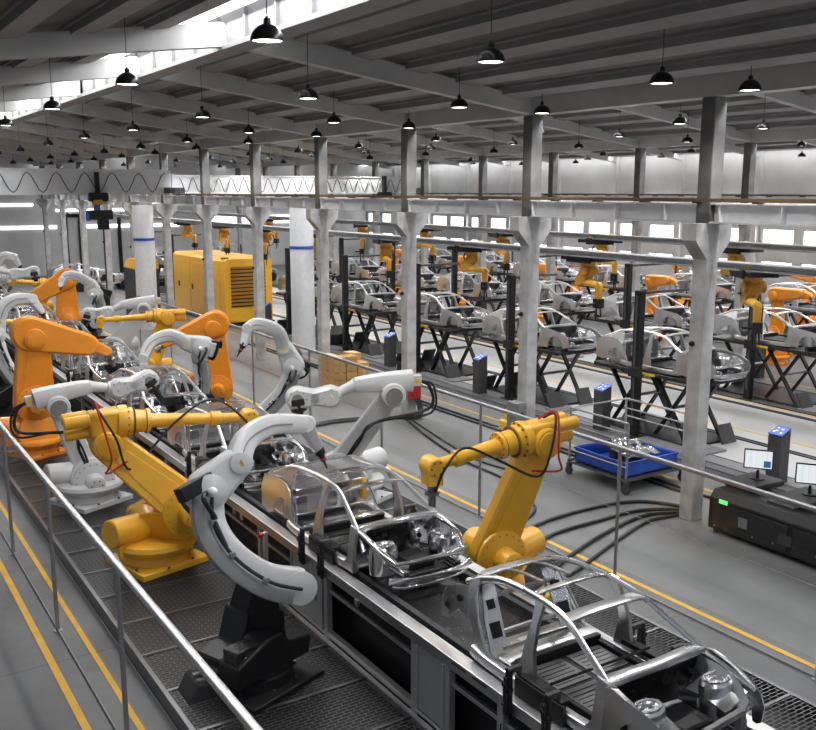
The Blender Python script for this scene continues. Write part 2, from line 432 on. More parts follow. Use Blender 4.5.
# runway beams with stiffeners, and the rail on top
def runway(x, label):
    t = thing('crane_runway_beam', (x, 30, 5.43), label, 'beam')
    m = MB()
    m.bx(x - .14, x + .14, YN, YF, 5.43, 5.46); m.bx(x - .14, x + .14, YN, YF, 5.75, 5.78); m.bx(x - .02, x + .02, YN, YF, 5.46, 5.75)
    m.build('i_beam', 'steel_beam', t, smooth=False)
    m = MB(); y = YN + .4
    while y < YF: m.bx(x - .13, x + .13, y - .012, y + .012, 5.46, 5.75); y += 1.232
    m.build('stiffener_plates', 'steel_beam', t, smooth=False)
    m = MB(); m.bx(x - .30, x - .22, YN, YF, 5.80, 5.86)
    m.build('crane_rail', 'brown_rail', t, smooth=False)
    m = MB(); y = YN + .8
    while y < YF: m.bx(x - .30, x - .10, y - .05, y + .05, 5.775, 5.81); y += 1.232
    m.build('rail_clips', 'dark_grey', t, smooth=False)
runway(13.3, 'long grey steel crane beam with stiffeners resting on the column capitals')
runway(26.9, 'second crane beam on the rear columns, far side of the lift hall')

# bridge cranes
def crane(x0, x1, y, label, dep=1.0, hoist=None, loop=0.62):
    t = thing('bridge_crane', ((x0 + x1) / 2, y, 5.86), label, 'crane')
    m = MB(); m.bx(x0, x1, y - .2, y + .2, 5.86, 5.86 + dep); m.bx(x0, x1, y - .26, y + .26, 5.86 + dep, 5.90 + dep); m.bx(x0, x1, y - .26, y + .26, 5.82, 5.86)
    m.build('girder', 'white_paint', t, smooth=False)
    for x in (x0 + .2, x1 - .2):
        c = MB(); c.bx(x - .12, x + .12, y - .9, y + .9, 5.86, 6.1); c.build('end_carriage', 'dark_grey', t, bevel=.01)
    m = MB(); n = int((x1 - x0) / loop); pts = []
    for i in range(n * 8 + 1):
        x = x0 + .3 + (x1 - x0 - .6) * i / (n * 8); pts.append((x, y - .3, 5.86 + dep * (0.47 + 0.42 * math.cos(2 * PI * i / 8))))
    m.tube(pts, 0.018, 5, 0); m.build('festoon_cable', 'rubber', t)
    if hoist:
        hx = hoist; h = thing('crane_hoist', (hx, y - .3, 5.0), 'black and yellow hoist hanging from the white bridge crane' if x0 < 0 else 'small dark hoist on the distant bridge crane of the lift hall', 'hoist')
        m = MB(); m.bx(hx - .3, hx + .3, y - .55, y - .05, 5.55, 5.9); m.fcyl((hx - .35, y - .3, 5.72), (hx + .4, y - .3, 5.72), .17); m.build('drum', 'black', h, bevel=.01)
        m = MB(); m.bx(hx - .24, hx + .1, y - .62, y - .3, 5.42, 5.62); m.build('motor_housing', 'dark_yellow', h, bevel=.01)
        m = MB(); m.bx(hx - .07, hx + .07, y - .45, y - .2, 5.5, 6.7); m.build('mast', 'black', h, bevel=.01)
        if x0 < 0:
            m = MB(); m.bx(hx - .42, hx + .46, y - .72, y - .3, 4.85, 5.22); m.bx(hx - .1, hx + .3, y - .65, y - .35, 4.45, 4.85); m.build('lifting_head', 'black', h, bevel=.02)
            m = MB(); m.bx(hx - .52, hx - .42, y - .66, y - .36, 4.8, 5.2); m.bx(hx - .2, hx, y - .6, y - .35, 5.2, 5.45); m.build('end_cover', 'blue', h, bevel=.01)
            m = MB(); m.cyl((hx + .1, y - .5, 4.45), (hx + .1, y - .5, 1.7), .03, n=6); m.build('control_cable', 'rubber', h)
            m = MB(); m.bx(hx + .02, hx + .18, y - .56, y - .44, 1.2, 1.7); m.build('pendant_control', 'black', h, bevel=.01)
crane(-8.0, 12.9, 38.6, 'white box girder bridge crane spanning the near hall at upper left', 0.92, 9.85, 1.05)
crane(13.75, 26.5, 41.0, 'white bridge crane with looped cable spanning the lift hall', 0.75, 24.6, .62)

# pendant lamps
def make_lamp():
    t = thing('pendant_lamp', (0, 0, 0), 'x', 'lamp')
    m = MB(); R = .175
    prof = [(0.0, R - .008)] + [(R * math.sin(a), R * math.cos(a)) for a in [PI / 2 * i / 8 for i in range(0, 8)]] + [(R * 1.0, 0.035), (R + .01, .035)]
    m.lathe((0, 0, 0), UP, prof, 24, caps=False); m.build('lamp_shade', 'lamp_black', t)
    m = MB(); m.lathe((0, 0, R), UP, [(0, .038), (.05, .036), (.055, .02), (.075, .01)], 14); m.build('socket_cap', 'lamp_black', t)
    m = MB(); m.cyl((0, 0, R + .07), (0, 0, 1.05), .006, n=5); m.build('cord', 'rubber', t)
    m = MB(); m.lathe((0, 0, 0.012), UP, [(0, .15), (.01, .15)], 20); m.build('light_disc', 'lamp_glow', t)
    freeze(t); return t
lamp0 = make_lamp(); used = False
ROWS = [(4.15, 'left of the bright roof ridge'), (7.2, 'right of the bright roof ridge'), (10.45, 'amid the near roof slope'), (12.6, 'by the long beam'),
        (17.0, 'over the nearest lifts'), (20.3, 'over the bright aisle'), (23.5, 'over the second lifts'), (30, 'over the far hall'), (34, 'amid the far hall'), (38, 'near the far windows')]
nl = 0
for ri, (x, desc) in enumerate(ROWS):
    for k in range(11 if ri < 7 else 8):
        y = 9.15 + .077 * (x - 4.1) + 4.93 * k
        if ri >= 4 and k == 0: continue
        dz = random.uniform(-.03, .03)
        lab = 'black dome lamp, %s from the front in the row %s' % (ORD[k if ri < 4 else k - 1], desc)
        if not used: o = lamp0; o.location = (x, y, 7.5 + dz); o['label'] = lab; used = True
        else: o = copy_at(lamp0, (x, y, 7.5 + dz), lab)
        o['group'] = 'black dome pendant lamps'; o.rotation_euler = (0, 0, random.uniform(0, 3))
        s = min((zroof(x) - 7.5 - dz + 0.03) / 1.05, 1.6)
        for ch in kids(o):
            if ch.name.startswith('cord'): ch.scale = (1, 1, s); ch.location = (0, 0, 0)
        L = bpy.data.lights.new('lamp_light', 'SPOT'); L.energy = 215; L.spot_size = 2.4; L.spot_blend = 0.6; L.shadow_soft_size = 0.1; L.color = (1, .98, .95)
        lo = bpy.data.objects.new('lamp_light', L); COL.objects.link(lo); lo.location = (x, y, 7.5 + dz - .02)

# ------------------------------------------------------------------ walkway platforms, fences, floor markings
def platform():
    t = thing('walkway_platform', (6.05, 30, 0), 'long raised steel platform of dark mesh grating carrying the assembly line and robots', 'platform')
    x0, x1, z = 2.97, 9.2, .2
    m = MB(); m.bx(x0, x0 + .06, 3, 60, 0.0, z + .01); m.bx(x1 - .06, x1, 3, 60, 0.0, z + .01); m.build('edge_beam', 'dark_steel', t, bevel=0.004, smooth=False)
    y = 4.0; i = 0
    while y < 60:
        step = 1.0 if y < 24 else 3.0
        for a, b in ((x0 + .06, 5.22), (6.88, x1 - .06)):
            m = MB(); m.bm.faces.new([m._v(p) for p in ((a, y + .02, z), (b, y + .02, z), (b, y + step - .02, z), (a, y + step - .02, z))]); o = m.build('grating_panel', 'grating', t, smooth=False)
            m = MB(); m.bx(a, b, y - .02, y + .02, z - .04, z + .008); m.build('cross_bar', 'dark_steel', t, smooth=False)
        y += step
    m = MB(); m.bx(5.15, 5.21, 3, 60, .14, z + .02); m.bx(6.9, 6.96, 3, 60, .14, z + .02); m.build('inner_rim', 'stainless', t, smooth=False)
    m = MB(); m.bx(x0 + .06, x1 - .06, 3, 60, 0.004, 0.02); m.build('shade_sheet', 'black', t, smooth=False)  # black sheet added as the shade below the grating
platform()
def fence(x, ylist, label, ztop=2.16, rm='rail_steel'):
    t = thing('safety_fence', (x, ylist[0], 0), label, 'fence')
    y0, y1 = ylist[0], ylist[-1]
    m = MB(); m.sweep([(x, y0, ztop), (x, y1, ztop)], .075, .055, smooth=0, rnd=.15); m.build('top_rail', rm, t)
    m = MB(); m.bx(x - .008, x + .008, y0, y1, 0.01, .03); m.build('bottom_rail', 'mid_grey', t, smooth=False)
    m = MB(); m.cyl((x, y0, ztop * .55), (x, y1, ztop * .55), .006, n=5); m.build('wire', 'dark_steel', t)
    for a, b in zip(ylist, ylist[1:]):
        m = MB(); m.bm.faces.new([m._v(p) for p in ((x, a + .06, .06), (x, b - .06, .06), (x, b - .06, ztop - .05), (x, a + .06, ztop - .05))]); m.build('glass_panel', 'glass', t, smooth=False)
    for y in ylist:
        m = MB(); m.cyl((x, y, 0.0), (x, y, ztop), .028, n=12); m.lathe((x, y, 0), UP, [(0, .06), (.012, .06)], 12); m.build('post', 'gantry_steel', t)
fence(2.37, [2.6, 5.9, 9.35, 12.71, 16.0, 19.4, 22.8, 26.2, 29.6], 'steel railing with glass panels at lower left beside the walkway')
fence(10.05, [2.8, 6.25, 9.74, 13.24, 16.77, 20.2, 23.7, 27.2, 30.7, 34.2], 'steel railing with glass panels along the right side of the robot line', rm='gantry_steel')
fl = 0
def line(x, y0, y1, label, w=.07, z=0.006):
    o = MB().bx(x - w / 2, x + w / 2, y0, y1, 0.001, z).build('floor_marking_line', 'floor_yellow', smooth=False)
    tag(o, label, 'floor marking')
line(2.13 - .03, 0, 60, 'yellow floor line at lower left outside the glass railing', .09)
line(2.62, 0, 60, 'yellow floor line between the left railing and the walkway edge', .07)
line(10.3, 0, 60, 'yellow floor line running beside the right railing', .09)
line(14.9, 0, 60, 'yellow floor line just beyond the concrete columns')
line(19.55, 0, 60, 'nearer yellow line of the bright aisle behind the lifts')
line(22.3, 0, 60, 'farther yellow line of the bright aisle behind the lifts')
line(25.6, 0, 60, 'yellow floor line in front of the rear columns')

# ------------------------------------------------------------------ the conveyor
def conveyor():
    t = thing('assembly_conveyor', (6.05, 20, .2), 'long steel assembly conveyor with dark deck carrying the bare car bodies', 'conveyor')
    xa, xb, z = 5.21, 6.89, 1.2
    m = MB(); m.bx(xa, xa + .13, 3, 60, z - .13, z); m.bx(xa - .02, xa + .15, 3, 60, z, z + .018); m.build('near_side_beam', 'stainless', t, bevel=.006, smooth=False)
    m = MB(); m.bx(xb - .13, xb, 3, 60, z - .13, z); m.bx(xb - .15, xb + .02, 3, 60, z, z + .018); m.build('far_side_beam', 'stainless', t, bevel=.006, smooth=False)
    m = MB(); m.bx(xa + .13, xb - .13, 3, 60, z - .10, z - .06); m.build('deck', 'black_gloss', t, smooth=False)
    m = MB(); m.bx(xa + .22, xa + .30, 3, 60, z - .06, z + .02); m.bx(xb - .30, xb - .22, 3, 60, z - .06, z + .02); m.build('guide_rail', 'dark_grey', t, smooth=False)
    m = MB(); m.bx(xa + .05, xa + .1, 3, 60, .74 + .1, .79 + .1); m.bx(xa + .02, xa + .1, 3, 60, .22, .30); m.build('lower_rail', 'stainless', t, bevel=.004, smooth=False)
    m = MB(); m.bx(xa + .25, xb - .25, 3, 60, .2, .98); m.build('inner_housing', 'black', t, smooth=False)
    for y in [3.6, 4.6, 5.6, 6.5, 7.4, 8.06, 10.17, 12.3, 14.4, 16.6, 18.7, 20.9, 23, 27, 31, 35, 39, 43, 47, 51, 55]:
        for x in (xa + .05, xb - .05):
            m = MB(); m.bx(x - .04, x + .04, y - .045, y + .045, .2, z - .13); m.bx(x - .07, x + .07, y - .07, y + .07, .2, .215); m.build('leg', 'brushed_panel', t, bevel=.005, smooth=False)
    for y0, y1 in ((7.45, 8.0), (10.25, 11.2), (14.5, 15.5), (18.8, 19.8)):
        m = MB(); m.bx(xa + .02, xa + .05, y0, y1, .27, z - .14); m.bx(xa, xa + .02, y0, y0 + .04, .27, z - .14); m.bx(xa, xa + .02, y1 - .04, y1, .27, z - .14); m.build('side_panel', 'brushed_panel', t, bevel=.004, smooth=False)
    for y in (7.15, 6.8):
        m = MB(); m.bx(xa - .024, xa - .019, y - .12, y + .12, z - .03, z - .015); m.build('slot', 'black', t, smooth=False)
    for y in (9.3, 12.9, 13.2):
        m = MB(); m.bx(xa - .02, xa + .01, y - .04, y + .04, z - .2, z - .12); m.build('bracket', 'stainless', t, smooth=False)
conveyor()

# ------------------------------------------------------------------ car bodies
def make_car(sm='satin_steel', im='satin_steel', fm='dark_steel', fender=True, detail=True, tail=2.7, roofm=None, open_rear=False):
    """origin: centre line, sill bottom, at the cowl; nose towards -y"""
    t = thing('car_body', (0, 0, 0), 'x', 'car body')
    TR = [(0, 0), ]
    def side(s):
        P = lambda y, z, x: (s * x, y, z)
        m = MB()
        # cant rail: A pillar, roof rail, C pillar
        m.sweep([P(-.05, .58, .60), P(.25, .72, .545), P(.65, .885, .48), P(1.1, .925, .465), P(1.56, .905, .465), *([P(1.88, .82, .49), P(2.0, .76, .51), P(2.1, .72, .53)] if open_rear else [P(2.0, .86, .48), P(2.3, .74, .53), P(2.5, .66, .57)])], lambda q: .05 + .03 * abs(q - .4), .05, (s * .5, 0, 1), 6)
        # sill
        m.sweep([P(-.08, .10, .655), P(.4, .075, .66), P(1.5, .075, .66), P(1.8, .11, .655)], .11, .12, UP, 4)
        # front pillar foot
        m.sheet([P(-.10, .60, .60), P(-.10, .40, .635), P(-.10, .20, .655), P(-.10, .04, .65)], [P(.03, .62, .60), P(.02, .40, .635), P(.03, .22, .655), P(.14, .10, .66)], 2, .05)
        # centre pillar
        m.sheet([P(.86, .12, .65), P(.90, .45, .635), P(.94, .70, .56), P(.94, .92, .475)], [P(1.12, .12, .65), P(1.04, .45, .635), P(1.02, .70, .56), P(1.06, .93, .475)], 2, .045)
        if open_rear:
            m.sheet([P(1.88, .80, .50), P(1.90, .66, .55), P(1.78, .44, .61), P(1.60, .20, .645), P(1.46, .10, .655)], [P(2.02, .76, .52), P(2.04, .64, .55), P(1.92, .40, .60), P(1.74, .12, .63), P(1.70, .04, .645)], 2, .03)
        # rear quarter around the wheel arch
        arch = [(1.72, .06)] + [(2.02 + .30 * math.cos(a), .12 + .31 * math.sin(a)) for a in [PI * (1 - i / 8) for i in range(9)]] + [(tail - .26, .08)]
        outer = [(1.60, .10), (1.68, .28), (1.78, .42), (1.84, .56), (1.98, .645), (2.18, .66), (2.4, .655), (2.55, .64), (tail - .04, .60), (tail + .02, .42), (tail, .12)]
        X = lambda z: .672 - .09 * max(0, (z - .3)) ** 1.3 * 2
        if not open_rear: m.sheet([P(a, b, X(b)) for a, b in outer], [P(a, b, X(b) + .01) for a, b in arch], 4, .014)
        # quarter to C pillar
        if not open_rear: m.sheet([P(1.84, .56, .60), P(1.86, .70, .55), P(1.90, .82, .50), P(1.98, .885, .475)], [P(2.52, .645, .585), P(2.40, .68, .565), P(2.22, .76, .53), P(2.06, .84, .49)], 3, .016)
        if fender:
            arch = [(-.32, .06)] + [(-.62 + .28 * math.cos(a), .12 + .30 * math.sin(a)) for a in [PI * i / 8 for i in range(9)]] + [(-.98, .12)]
            outer = [(-.10, .08), (-.10, .25), (-.10, .40), (-.08, .58), (-.2, .60), (-.45, .575), (-.7, .54), (-.9, .49), (-1.03, .43), (-1.1, .32), (-1.06, .16)]
            X2 = lambda y, z: .675 - .10 * max(0, -y - .4) ** 1.4 - .10 * max(0, z - .35)
            m.sheet([P(a, b, X2(a, b)) for a, b in outer], [P(a, b, X2(a, b) + .008) for a, b in arch], 4, .014)
        else:
            m.sweep([P(-.05, .57, .60), P(-.35, .54, .60), P(-.7, .45, .585), P(-.98, .36, .5), P(-1.08, .33, .36)], .05, .045, UP, 5)
        o = m.build('side_frame', 'panel_steel' if sm == 'chrome' else sm, t)
        # seams: drip line and window flange
        m = MB()
        m.tube([P(-.02, .55, .615), P(.25, .69, .56), P(.62, .85, .50), P(.92, .895, .49)], .010, 5, 5)
        m.tube([P(1.06, .895, .49), P(1.5, .875, .49), P(1.86, .78, .52), P(1.88, .64, .57), P(1.76, .42, .64), P(1.58, .16, .675)], .010, 5, 5)
        m.build('door_flange', im, o)
        return o
    side(1); side(-1)
    # roof cross members
    m = MB(); arc = lambda y, z, w, h=.03: [(-w, y, z), (-w * .5, y - .02, z + h), (0, y - .03, z + h * 1.25), (w * .5, y - .02, z + h), (w, y, z)]
    m.sweep(arc(.62, .875, .48), lambda q: .15, .022, UP, 5, .1); m.build('windscreen_header', roofm or im, t)
    for y, z, w in ((1.12, .92, .46), (1.95, .80, .50) if open_rear else (1.95, .865, .48)):
        m = MB(); m.sweep(arc(y, z, w), .075, .022, UP, 5, .1); m.build('roof_bow', im, t)
    if roofm:
        m = MB(); A = arc(1.25, .935, .455, .035); B = arc(1.9, .88, .475, .03); m.sheet(A, B, 3, .012); m.build('roof_panel', roofm, t)
    if detail:
        m = MB()
        for i in range(11):
            x = -.42 + .084 * i; m.lathe((x, .60, .905 - .04 * (x / .45) ** 2), UP, [(0, .011), (.012, .011)], 8)
        m.build('header_holes', 'dark_grey', t)
    # cowl, firewall, dash beam
    m = MB(); m.sweep([(-.60, -.02, .575), (-.3, -.07, .60), (0, -.09, .605), (.3, -.07, .60), (.60, -.02, .575)], .15, .05, UP, 4, .1); m.build('cowl_panel', im, t)
    m = MB(); m.sheet([(-.60, -.04, .56), (-.3, -.08, .58), (0, -.10, .58), (.3, -.08, .58), (.60, -.04, .56)], [(-.60, .02, .08), (-.3, .06, .08), (0, -.02, .16), (.3, .06, .08), (.60, .02, .08)], 5, .02, (0, .05, 0)); m.build('firewall', fm, t)
    if detail:
        m = MB()
        for x, z, r in ((-.3, .40, .035), (.1, .42, .05), (.32, .33, .035), (.42, .42, .028), (-.12, .3, .03), (.24, .45, .02)): m.lathe((x, -.06, z), (0, -1, 0), [(0, r), (.03, r * .9), (.03, r * .6)], 12)
        m.build('firewall_ports', 'black', t)
    # floor pan, battery tray and slotted plates
    m = MB(); m.bx(-.62, .62, .0, 1.9, .02, .05); m.build('floor_pan', fm, t)
    m = MB(); m.bx(-.56, .56, .16, 1.22, .05, .10); m.bx(-.56, -.50, .14, 1.24, .10, .15); m.bx(.50, .56, .14, 1.24, .10, .15); m.bx(-.56, .56, 1.20, 1.27, .05, .20); tr_ = m.build('battery_tray', 'black', t, bevel=.01)
    for sx in (-.26, .26):
        for yy in (.22, .72):
            m = MB(); m.bx(sx - .225, sx + .225, yy, yy + .45, .10, .112); pl = m.build('floor_plate', 'dark_steel', tr_, bevel=.003)
    m = MB()
    for sx in (-.26, .26):
        for yy in (.22, .72):
            for q in range(6): m.bx(sx - .18, sx + .18, yy + .05 + q * .065, yy + .062 + q * .065, .112, .1145)
    m.build('plate_slots', 'black', tr_, smooth=False)
    m = MB(); m.sweep([(-.60, 1.36, .12), (-.3, 1.36, .15), (.3, 1.36, .15), (.60, 1.36, .12)], .20, .12, UP, 4, .3); m.build('seat_cross_member', im, t)
    # rear bulkhead with openings, parcel shelf, tail panel
    if open_rear:
        for sd in (-1, 1):
            m = MB()
            A = [(sd * .60, 1.60, .12), (sd * .58, 1.74, .40), (sd * .52, 1.86, .62), (sd * .47, 1.92, .72)]
            m.sheet(A, [(sd * .38, 1.60, .12), (sd * .36, 1.74, .40), (sd * .34, 1.86, .62), (sd * .33, 1.92, .72)], 2, .02)
            w_ = m.build('bulkhead_wing', im, t)
            for cx_, cy_, cz_, w0_, h0_ in ((.47, 1.675, .32, .13, .16), (.45, 1.80, .55, .10, .10)):
                m = MB(); m.box((sd * cx_, cy_, cz_), (w0_, .012, h0_), (1, 0, 0), V((0, 1, -.45)).normalized()); m.build('wing_cutout', 'black', w_)
            m = MB(); m.sheet([(sd * .56, 2.0, .70), (sd * .58, 2.2, .66), (sd * .58, 2.42, .55), (sd * .57, 2.5, .42)], [(sd * .60, 2.0, .34), (sd * .60, 2.16, .40), (sd * .60, 2.34, .22), (sd * .60, 2.48, .20)], 3, .016); b_ = m.build('rear_wheel_bracket', im, t)
            m = MB(); m.prism([(0, 0), (.10, .02), (.05, .11)], (sd * .60, 2.32, .32), (0, 1, 0), UP, (sd * .006, 0, 0)); m.lathe((sd * .585, 2.15, .52), (sd, 0, 0), [(0, .04), (.02, .04)], 12); m.build('bracket_opening', 'black', b_)
        for y, z, w in ((1.86, .60, .05), (1.70, .26, .04), (1.62, .14, .07)):
            m = MB(); m.sweep([(-.46, y, z), (0, y, z + .01), (.46, y, z)], w, .035, UP, 3, .1); m.build('bulkhead_bar', im, t)
        m = MB(); m.sweep([(-.50, 1.98, .765), (-.25, 2.05, .785), (.25, 2.05, .785), (.50, 1.98, .765)], .09, .03, UP, 4, .1); m.build('rear_window_bar', im, t)
        m = MB(); m.sweep([(-.18, 1.3, .92), (-.18, 1.7, .89), (-.18, 2.03, .79)], .04, .02, UP, 4, .1); m.sweep([(.18, 1.3, .92), (.18, 1.7, .89), (.18, 2.03, .79)], .04, .02, UP, 4, .1); m.build('roof_strut', im, t)
    else:
        m = MB()
        for x0, x1, z0, z1 in ((-.58, .58, .08, .24), (-.58, .58, .50, .60), (-.58, -.40, .24, .5), (-.08, .08, .24, .5), (.40, .58, .24, .5)): m.bx(x0, x1, 1.74, 1.76, z0, z1)
        m.build('rear_bulkhead', fm, t, bevel=.01)
        m = MB(); m.bx(-.57, .57, 1.76, 2.12, .575, .60); m.build('parcel_shelf', im, t, bevel=.01)
        m = MB(); m.sheet([(-.60, tail - .05, .60), (-.3, tail + .02, .61), (.3, tail + .02, .61), (.60, tail - .05, .60)], [(-.62, tail - .04, .12), (-.3, tail + .02, .10), (.3, tail + .02, .10), (.62, tail - .04, .12)], 4, .014, (0, .03, 0))
        m.bx(-.6, .6, 1.9, tail - .03, .10, .13); m.build('tail_panel', im, t)
        m = MB(); m.sweep([(-.56, 2.2, .655), (-.59, 2.5, .645), (-.5, tail - .02, .62), (0, tail + .02, .62), (.5, tail - .02, .62), (.59, 2.5, .645), (.56, 2.2, .655)], .04, .03, UP, 5); m.build('boot_rim', sm, t)
        for s in (-1, 1):
            m = MB(); c = (s * .48, 2.02, .12); m.lathe(c, UP, [(.0, .16), (.22, .16), (.34, .13), (.40, .06), (.42, .001)], 16); m.build('rear_wheel_house', im, t)
    # front structure
    for s in (-1, 1):
        m = MB(); m.sweep([(s * .40, -.02, .16), (s * .38, -.3, .22), (s * .38, -.7, .22), (s * .38, -1.05, .21)], .085, .10, UP, 4, .12); m.build('front_rail', im, t)
        m = MB(); m.lathe((s * .44, -.50, .12), UP, [(0, .19), (.26, .19), (.32, .18), (.345, .155), (.35, .12), (.335, .10), (.335, .075), (.31, .07), (.31, .001)], 24); ft = m.build('strut_tower', im, t)
        if open_rear:
            m = MB(); m.sheet([(s * .25, -.22, .34), (s * .26, -.5, .35), (s * .28, -.85, .30)], [(s * .59, -.22, .47), (s * .60, -.5, .46), (s * .60, -.85, .41)], 4, .015, (0, 0, -.02)); m.build('tower_plate', im, ft)
        if detail:
            m = MB(); m.lathe((s * .44, -.50, .468), UP, [(0, .145), (.014, .145), (.014, .115), (.0, .115)], 24, caps=False); m.bolts((s * .44, -.5, .47), UP, .13, 6, .010, .022); m.build('strut_ring', 'chrome', ft)
        m = MB(); m.sheet([(s * .58, -.06, .54), (s * .59, -.4, .52), (s * .57, -.75, .45), (s * .50, -.98, .37)], [(s * .43, -.06, .2), (s * .44, -.4, .42), (s * .42, -.75, .25), (s * .41, -.98, .24)], 3, .014); m.build('inner_wing', im, t)
        m = MB(); m.sweep([(s * .58, -.04, .56), (s * .60, -.4, .52), (s * .61, -.95, .43)] if open_rear else [(s * .56, -.06, .545), (s * .59, -.4, .53), (s * .57, -.75, .46), (s * .5, -.98, .38)], .06, .035, UP, 4); m.build('wing_rail', sm, t)
    if not open_rear:
        m = MB(); m.sweep([(-.52, -1.0, .37), (-.3, -1.08, .38), (0, -1.11, .385), (.3, -1.08, .38), (.52, -1.0, .37)], .07, .045, UP, 5); m.build('front_panel', im, t)
        m = MB(); m.sweep([(-.60, -1.0, .17), (-.42, -1.12, .17), (-.2, -1.18, .17), (.2, -1.18, .17), (.42, -1.12, .17), (.60, -1.0, .17)], .05, .08, UP, 4, .1)
        m.sweep([(-.55, -1.0, .09), (-.4, -1.1, .08), (0, -1.15, .08), (.4, -1.1, .08), (.55, -1.0, .09)], .03, .03, UP, 4); m.build('bumper_beam', im, t)
        if detail:
            m = MB()
            for i in range(7): m.lathe((-.3 + .1 * i, -1.112 + .25 * (.1 * i - .3) ** 2, .36), (0, -1, 0), [(0, .018), (.014, .018)], 8)
            m.build('panel_holes', 'dark_grey', t)
    m = MB(); m.bx(-.30, .30, -.95, -.2, .10, .16); m.bx(-.18, .18, -.8, -.3, .16, .26); m.build('engine_subframe', 'black', t, bevel=.02)
    return t

CZ = 1.215
def shorten_nose(car, f=.72):
    done = set()
    def go(o):
        for c in kids(o):
            if c.data.name not in done:
                done.add(c.data.name)
                for v in c.data.vertices:
                    if v.co.y < -.1: v.co.y = -.1 + (v.co.y + .1) * f
            go(c)
    go(car)
carA = make_car('satin_steel', 'satin_steel', 'dark_steel', True, True, 2.5, open_rear=True)
shorten_nose(carA, .66); carA.location = (6.05, 5.36, CZ); carA['label'] = 'bare grey car body nearest the camera at bottom right of the line'
freeze(carA)
carB = make_car('chrome', 'chrome', 'chrome', False, True, 2.75, roofm='chrome')
shorten_nose(carB, .8); carB.location = (6.05, 9.76, CZ); carB['label'] = 'shiny chrome car body without front wings, second on the assembly line'
carB['group'] = carA['group'] = 'car bodies on the assembly line'
freeze(carB)
for k in range(2, 12):
    copy_at(carB, (6.05, 5.36 + 4.4 * k, CZ), 'shiny bare car body, %s from the front on the assembly line' % ORD[k])

# sill clamp fixtures beside each body
def make_clamp():
    t = thing('clamp_fixture', (0, 0, 0), 'x', 'clamp')
    m = MB(); m.bx(-.022, .022, -.035, .035, -.16, .34); m.bx(-.04, .02, -.045, .045, .1, .15); m.build('upright', 'black', t, bevel=.006)
    m = MB(); m.bx(-.055, -.022, -.022, .022, -.12, .27); m.lathe((-.055, 0, .2), (-1, 0, 0), [(0, .025), (.02, .025)], 10); m.lathe((-.055, 0, 0), (-1, 0, 0), [(0, .02), (.02, .02)], 10); m.build('cylinder', 'black_gloss', t, bevel=.004)
    m = MB(); m.bx(-.02, .14, -.025, .025, .30, .35); m.bx(.11, .14, -.02, .02, .24, .31); m.build('jaw', 'dark_grey', t, bevel=.004)
    m = MB(); m.cyl((-.09, .0, -.2), (-.09, 0, -.45), .008, n=6); m.build('air_hose', 'rubber', t)
    freeze(t); return t
cl0 = make_clamp(); first = True
for k in range(0, 6):
    for dy, nm in ((.40, 'front'), (.95, 'rear')):
        for x, rz, sd in ((5.17, 0, 'near'), (6.93, PI, 'far')):
            lab = 'black %s clamp on the %s side rail beside the %s car body' % (nm, sd, ORD[k])
            p = (x, 5.36 + 4.4 * k + dy, CZ)
            if first: o = cl0; o.location = p; o['label'] = lab; first = False
            else: o = copy_at(cl0, p, lab, rz)
            o['group'] = 'black clamps along the conveyor'
# locating beams through the bodies
for k in range(6):
    y = 5.36 + 4.4 * k
    t = thing('locating_frame', (6.05, y, CZ), 'black locating frame with thin rod inside the %s car body' % ORD[k], 'frame', 'locating frames inside car bodies')
    m = MB(); m.bx(5.32, 5.42, y + .38, y + .99, CZ + .16, CZ + .22); m.build('side_bar', 'black', t, bevel=.006)
    m = MB(); m.bx(6.68, 6.78, y + .38, y + .99, CZ + .16, CZ + .22); m.build('side_bar', 'black', t, bevel=.006)
    m = MB(); m.cyl((5.4, y + .62, CZ + .27), (6.7, y + .62, CZ + .27), .014, n=8); m.build('cross_rod', 'black_gloss', t)
    m = MB(); m.bx(5.30, 5.34, y + .34, y + 1.03, CZ + .0, CZ + .2); m.build('side_plate', 'black', t, bevel=.006)

